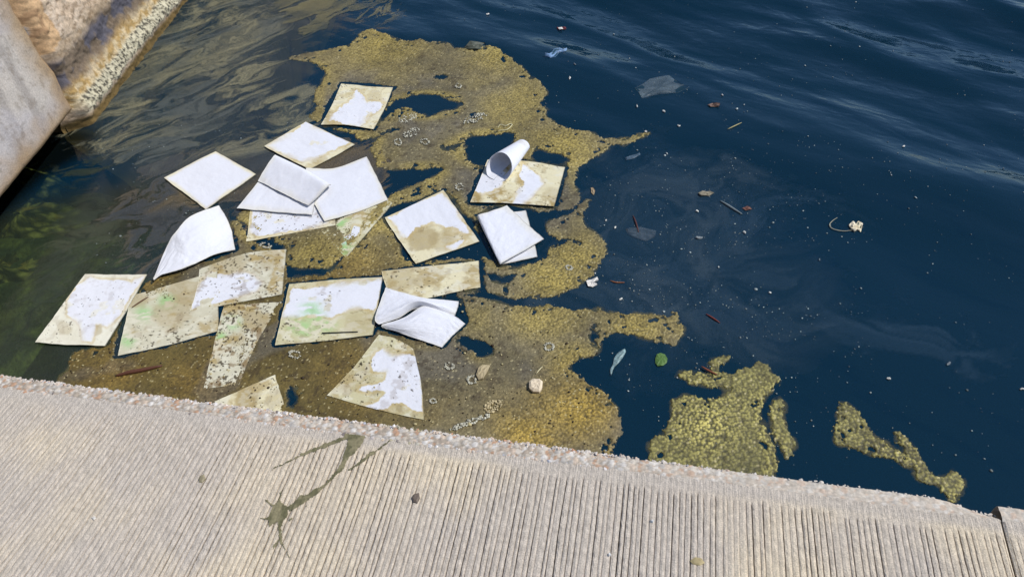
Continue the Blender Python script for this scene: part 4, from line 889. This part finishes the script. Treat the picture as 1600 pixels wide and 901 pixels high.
outline('grey_scrap', [(725, 80), (735, 72), (758, 72), (760, 78), (752, 83), (735, 83)], .008, .004, S(84, 88, 74), 'dark grey flat scrap on the top rim of the scum', 'scrap', bend=.2, seed=15)
outline('dead_leaf', [(1091, 300), (1098, 297), (1110, 296), (1116, 299), (1108, 303), (1096, 304)], .006, .003, S(130, 122, 100), 'speckled brown dead leaf in the faint slick', 'leaf', bend=.2, seed=16)
outline('dead_leaf', [(923, 292), (927, 291), (930, 297), (928, 304), (924, 300)], .006, .003, S(160, 140, 110), 'small tan dead leaf just right of the rolled pad', 'leaf', bend=.2, seed=17)
outline('dead_leaf', [(1105, 168), (1113, 165), (1124, 168), (1122, 171), (1110, 171)], .006, .003, S(112, 88, 74), 'small brown dead leaf right of the clear plastic sheet', 'leaf', bend=.3, seed=18)
outline('dead_leaf', [(1160, 322), (1168, 320), (1176, 324), (1166, 326)], .006, .003, S(120, 80, 66), 'reddish dead leaf beside the thin grey plastic strip', 'leaf', bend=.3, seed=19)
SC = [(890, 128, 5, 'white scrap right of the blue wrapper'), (1037, 178, 5, 'white scrap below the clear plastic sheet'), (995, 170, 4, 'reddish white scrap left below the clear plastic sheet'), (1128, 153, 3, 'tiny white scrap above the small brown leaf'),
      (1060, 200, 4, 'white scrap right of the scum point'), (1009, 207, 4, 'white scrap touching the tip of the scum point'), (762, 21, 5, 'white scrap at the top edge above the scum'), (1411, 232, 5, 'white scrap far out in the rippled water'),
      (1042, 240, 3, 'white speck-like scrap below the scum point'), (1090, 328, 5, 'pale scrap below the speckled leaf'), (1093, 371, 9, 'frayed grey scrap in the slick'), (961, 355, 4, 'round cream scrap left of the red twig'), (947, 344, 3, 'tan scrap by the comma-shaped scum'),
      (1389, 591, 6, 'curved white scrap in the dark water above the tapering scum'), (1597, 607, 6, 'white scrap cut by the right edge'), (1123, 417, 4, 'oblong white scrap in the lower slick'), (1203, 457, 4, 'pale scrap right of the slick'), (1281, 404, 5, 'foamy scrap in the dark eddy'),
      (1482, 568, 7, 'grey sliver at the lower right'), (970, 467, 5, 'pale scrap below the paper scrap'), (1164, 362, 6, 'frayed white scrap right of the slick'), (930, 427, 3, 'tiny white scrap above the paper scrap'), (898, 108, 4, 'grey scrap below the blue wrapper')]
for i, (x, y, r_, lb) in enumerate(SC):
    rr = np.random.default_rng(i + 50); m_ = 7; a0 = rr.uniform(0, 6)
    el = rr.uniform(.45, .8); th = rr.uniform(0, 3)
    pts = []
    for k in range(m_):
        a = a0 + k * 2 * math.pi / m_; q = r_ * .62 * rr.uniform(.6, 1.25); dx, dy = q * math.cos(a), q * math.sin(a) * el
        pts.append((x + dx * math.cos(th) - dy * math.sin(th) * .7, y + (dx * math.sin(th) + dy * math.cos(th)) * .7))
    outline('litter_scrap', pts, .005, .004, L_W if 'grey' not in lb and 'foamy' not in lb else S(140, 146, 146), lb, 'scrap', bend=.3, seed=i, group='scraps of litter on the open water')
# foam bubble clusters on the scum
BB = [(637, 184, 16, 6, 'oval foam bubbles left of the dark hole in the upper scum'), (643, 207, 14, 6, 'larger tilted foam bubble cluster below the dark hole'), (622, 222, 6, 6, 'small square foam bubble cluster lowest in the upper scum'), (664, 221, 8, 5, 'curved foam bubble cluster right of the small square one'),
      (742, 185, 20, 6, 'long pale foam strip right of the dark hole'), (718, 292, 7, 6, 'ring of foam bubbles left of the rolled pad'), (889, 418, 6, 4, 'foam bubble cluster inside the comma-shaped scum'), (858, 541, 8, 7, 'ring of foam bubbles in the lower scum near the quay channel'), (702, 571, 8, 6, 'foam bubble ring right of the crumpled pad'),
      (737, 593, 8, 7, 'foam bubble cluster left of the brown bark piece'), (770, 634, 14, 9, 'orange-tinged foam cluster close to the quay'), (735, 659, 36, 4, 'long foam line against the pebble edge'), (712, 90, 5, 4, 'tiny foam cluster at the top of the upper scum'), (414, 383, 10, 4, 'white foam line under the half hidden pad'), (677, 626, 6, 4, 'small foam cluster right of the lowest whole pad'), (460, 553, 10, 6, 'pale pinkish foam lump below the green smeared pad'), (716, 134, 5, 4, 'faint foam dot above the dark hole')]
for i, (x, y, rx, ry, lb) in enumerate(BB):
    rr = np.random.default_rng(i + 90); n_ = int(24 + rx * ry * .5)
    a = rr.uniform(0, 2 * math.pi, n_); q = np.sqrt(rr.uniform(.05 if rx > 12 else .35, 1, n_)); th = -.35 if rx > 10 else .2
    dx, dy = q * rx * np.cos(a), q * ry * np.sin(a)
    P = unp(np.stack([x + dx * math.cos(th) - dy * math.sin(th), y + dx * math.sin(th) + dy * math.cos(th)], 1), .009)
    rad = rr.uniform(.0028, .0068, n_) * (1.15 if rx > 12 else .9); cen = P.mean(0); cen[2] = 0
    cl = np.tile(S(196, 192, 170), (n_, 1)) * rr.uniform(.6, 1.15, (n_, 1))
    if 'orange' in lb: cl = cl * np.array([1, .85, .6])
    o = scatter_lumps('foam_cluster', P - cen, rad, cl, M_wet, None, .5, i, .1); o.location = cen
    tag(o, lb, 'foam', 'clusters of foam bubbles on the scum')
outline('bark_piece', [(744, 586), (748, 576), (756, 570), (766, 570), (762, 580), (755, 592), (748, 594)], .010, .008, S(172, 156, 120), 'pale brown ribbed bark piece right of a foam cluster', 'bark', bend=.15, seed=21)
# specks drifting everywhere on the open water
rr = np.random.default_rng(77); n_ = 3600
sx2 = np.concatenate([rr.normal(1100, 190, 1900), rr.uniform(700, 1650, 1100), rr.uniform(150, 450, 600)]); sy2 = np.concatenate([rr.normal(400, 140, 1900), rr.uniform(0, 740, 1100), rr.uniform(180, 560, 600)])
kp = fbm(sx2, sy2 * 1.8, .012, 3, 9) + .15 * rr.random(n_) > .56; sx2, sy2 = sx2[kp], sy2[kp]; n_ = len(sx2)
P = unp(np.stack([sx2, sy2], 1), .0); P[:, 2] = wz(P[:, 0], P[:, 1]) + .003
rad = rr.gamma(1.6, .0009, n_) + .0008
o = scatter_lumps('floating_specks', P, rad, np.tile(S(170, 178, 172), (n_, 1)) * rr.uniform(.25, 1.2, (n_, 1)), M_deb, None, .5, 5)
tag(o, 'countless pale specks drifting on the dark water', 'specks', None, 'stuff')
# grit embedded in the scum and on the brown film
n_ = 1400; P = unp(np.stack([rr.uniform(100, 960, n_), rr.uniform(330, 700, n_)], 1), .008)
pj = proj(P); ok = inpoly(pj[:, 0], pj[:, 1], MATS['lower'][0]) | inpoly(pj[:, 0], pj[:, 1], MATS['upper'][0])
for g_ in PADGAP: ok &= ~inpoly(pj[:, 0], pj[:, 1], g_)
P = P[ok]; n_ = len(P); bright = rr.random((n_, 1)) < .3
o = scatter_lumps('scum_grit', P, rr.gamma(2.2, .0010, n_) + .001, np.where(bright, S(205, 190, 140), S(60, 46, 28)) * rr.uniform(.6, 1.1, (n_, 1)), M_deb, None, .5, 6)
tag(o, 'dark and pale grit caught in the brown scum', 'grit', None, 'stuff')

# ------------------------------------------------------------------ bits on the quay
def quay_bit(name, pts, th, col, label, cat, seed):
    Pw = unp(pts, QH); cen = Pw.mean(0); n_ = len(Pw); R_ = np.random.default_rng(seed); V = [[*cen[:2], QH + th + .002]]
    for q in Pw: V.append([*(cen[:2] + (q[:2] - cen[:2]) * .6), QH + th * R_.uniform(.8, 1.2) + .002])
    for q in Pw: V.append([*q[:2], QH + th * .5 + .001])
    for q in Pw: V.append([*q[:2], QH - .003])
    F = []
    for i in range(n_):
        j = (i + 1) % n_; F += [(0, 1 + i, 1 + j), (1 + i, 1 + n_ + i, 1 + n_ + j, 1 + j), (1 + n_ + i, 1 + 2 * n_ + i, 1 + 2 * n_ + j, 1 + n_ + j)]
    V = np.array(V) - [cen[0], cen[1], QH]; o_ = mesh_obj(name, V, F, M_deb, col=np.tile(col, (len(V), 1)) * R_.uniform(.8, 1.15, (len(V), 1)), smooth=False); o_.location = (cen[0], cen[1], QH)
    tag(o_, label, cat)
quay_bit('bark_chip', [(643, 778), (647, 772), (655, 770), (656, 778), (652, 786), (646, 784)], .003, S(112, 98, 84), 'dark brown chip lying on the ribs in the middle of the quay', 'bark chip', 1)
quay_bit('moss_scrap', [(311, 748), (313, 743), (319, 741), (321, 747), (316, 754), (311, 753)], .0012, S(150, 138, 108), 'dull tan flattened scrap on the left of the quay', 'scrap', 2)
quay_bit('shell_chip', [(143, 809), (148, 806), (151, 809), (147, 812)], .002, S(228, 220, 206), 'small white chip at the lower left of the quay', 'chip', 3)
quay_bit('lichen_crust', [(1078, 876), (1086, 870), (1096, 872), (1101, 879), (1094, 883), (1082, 881)], .0012, S(172, 154, 110), 'yellowish crust spot at the bottom of the quay', 'crust', 4)
quay_bit('white_pebble', [(1016, 814), (1019, 811), (1022, 813), (1020, 817)], .003, S(225, 220, 212), 'white pebble wedged between two ribs, higher of two', 'pebble', 5)
quay_bit('white_pebble', [(950, 865), (953, 863), (955, 867), (951, 869)], .003, S(225, 220, 212), 'white pebble wedged between two ribs, lower of two', 'pebble', 6)
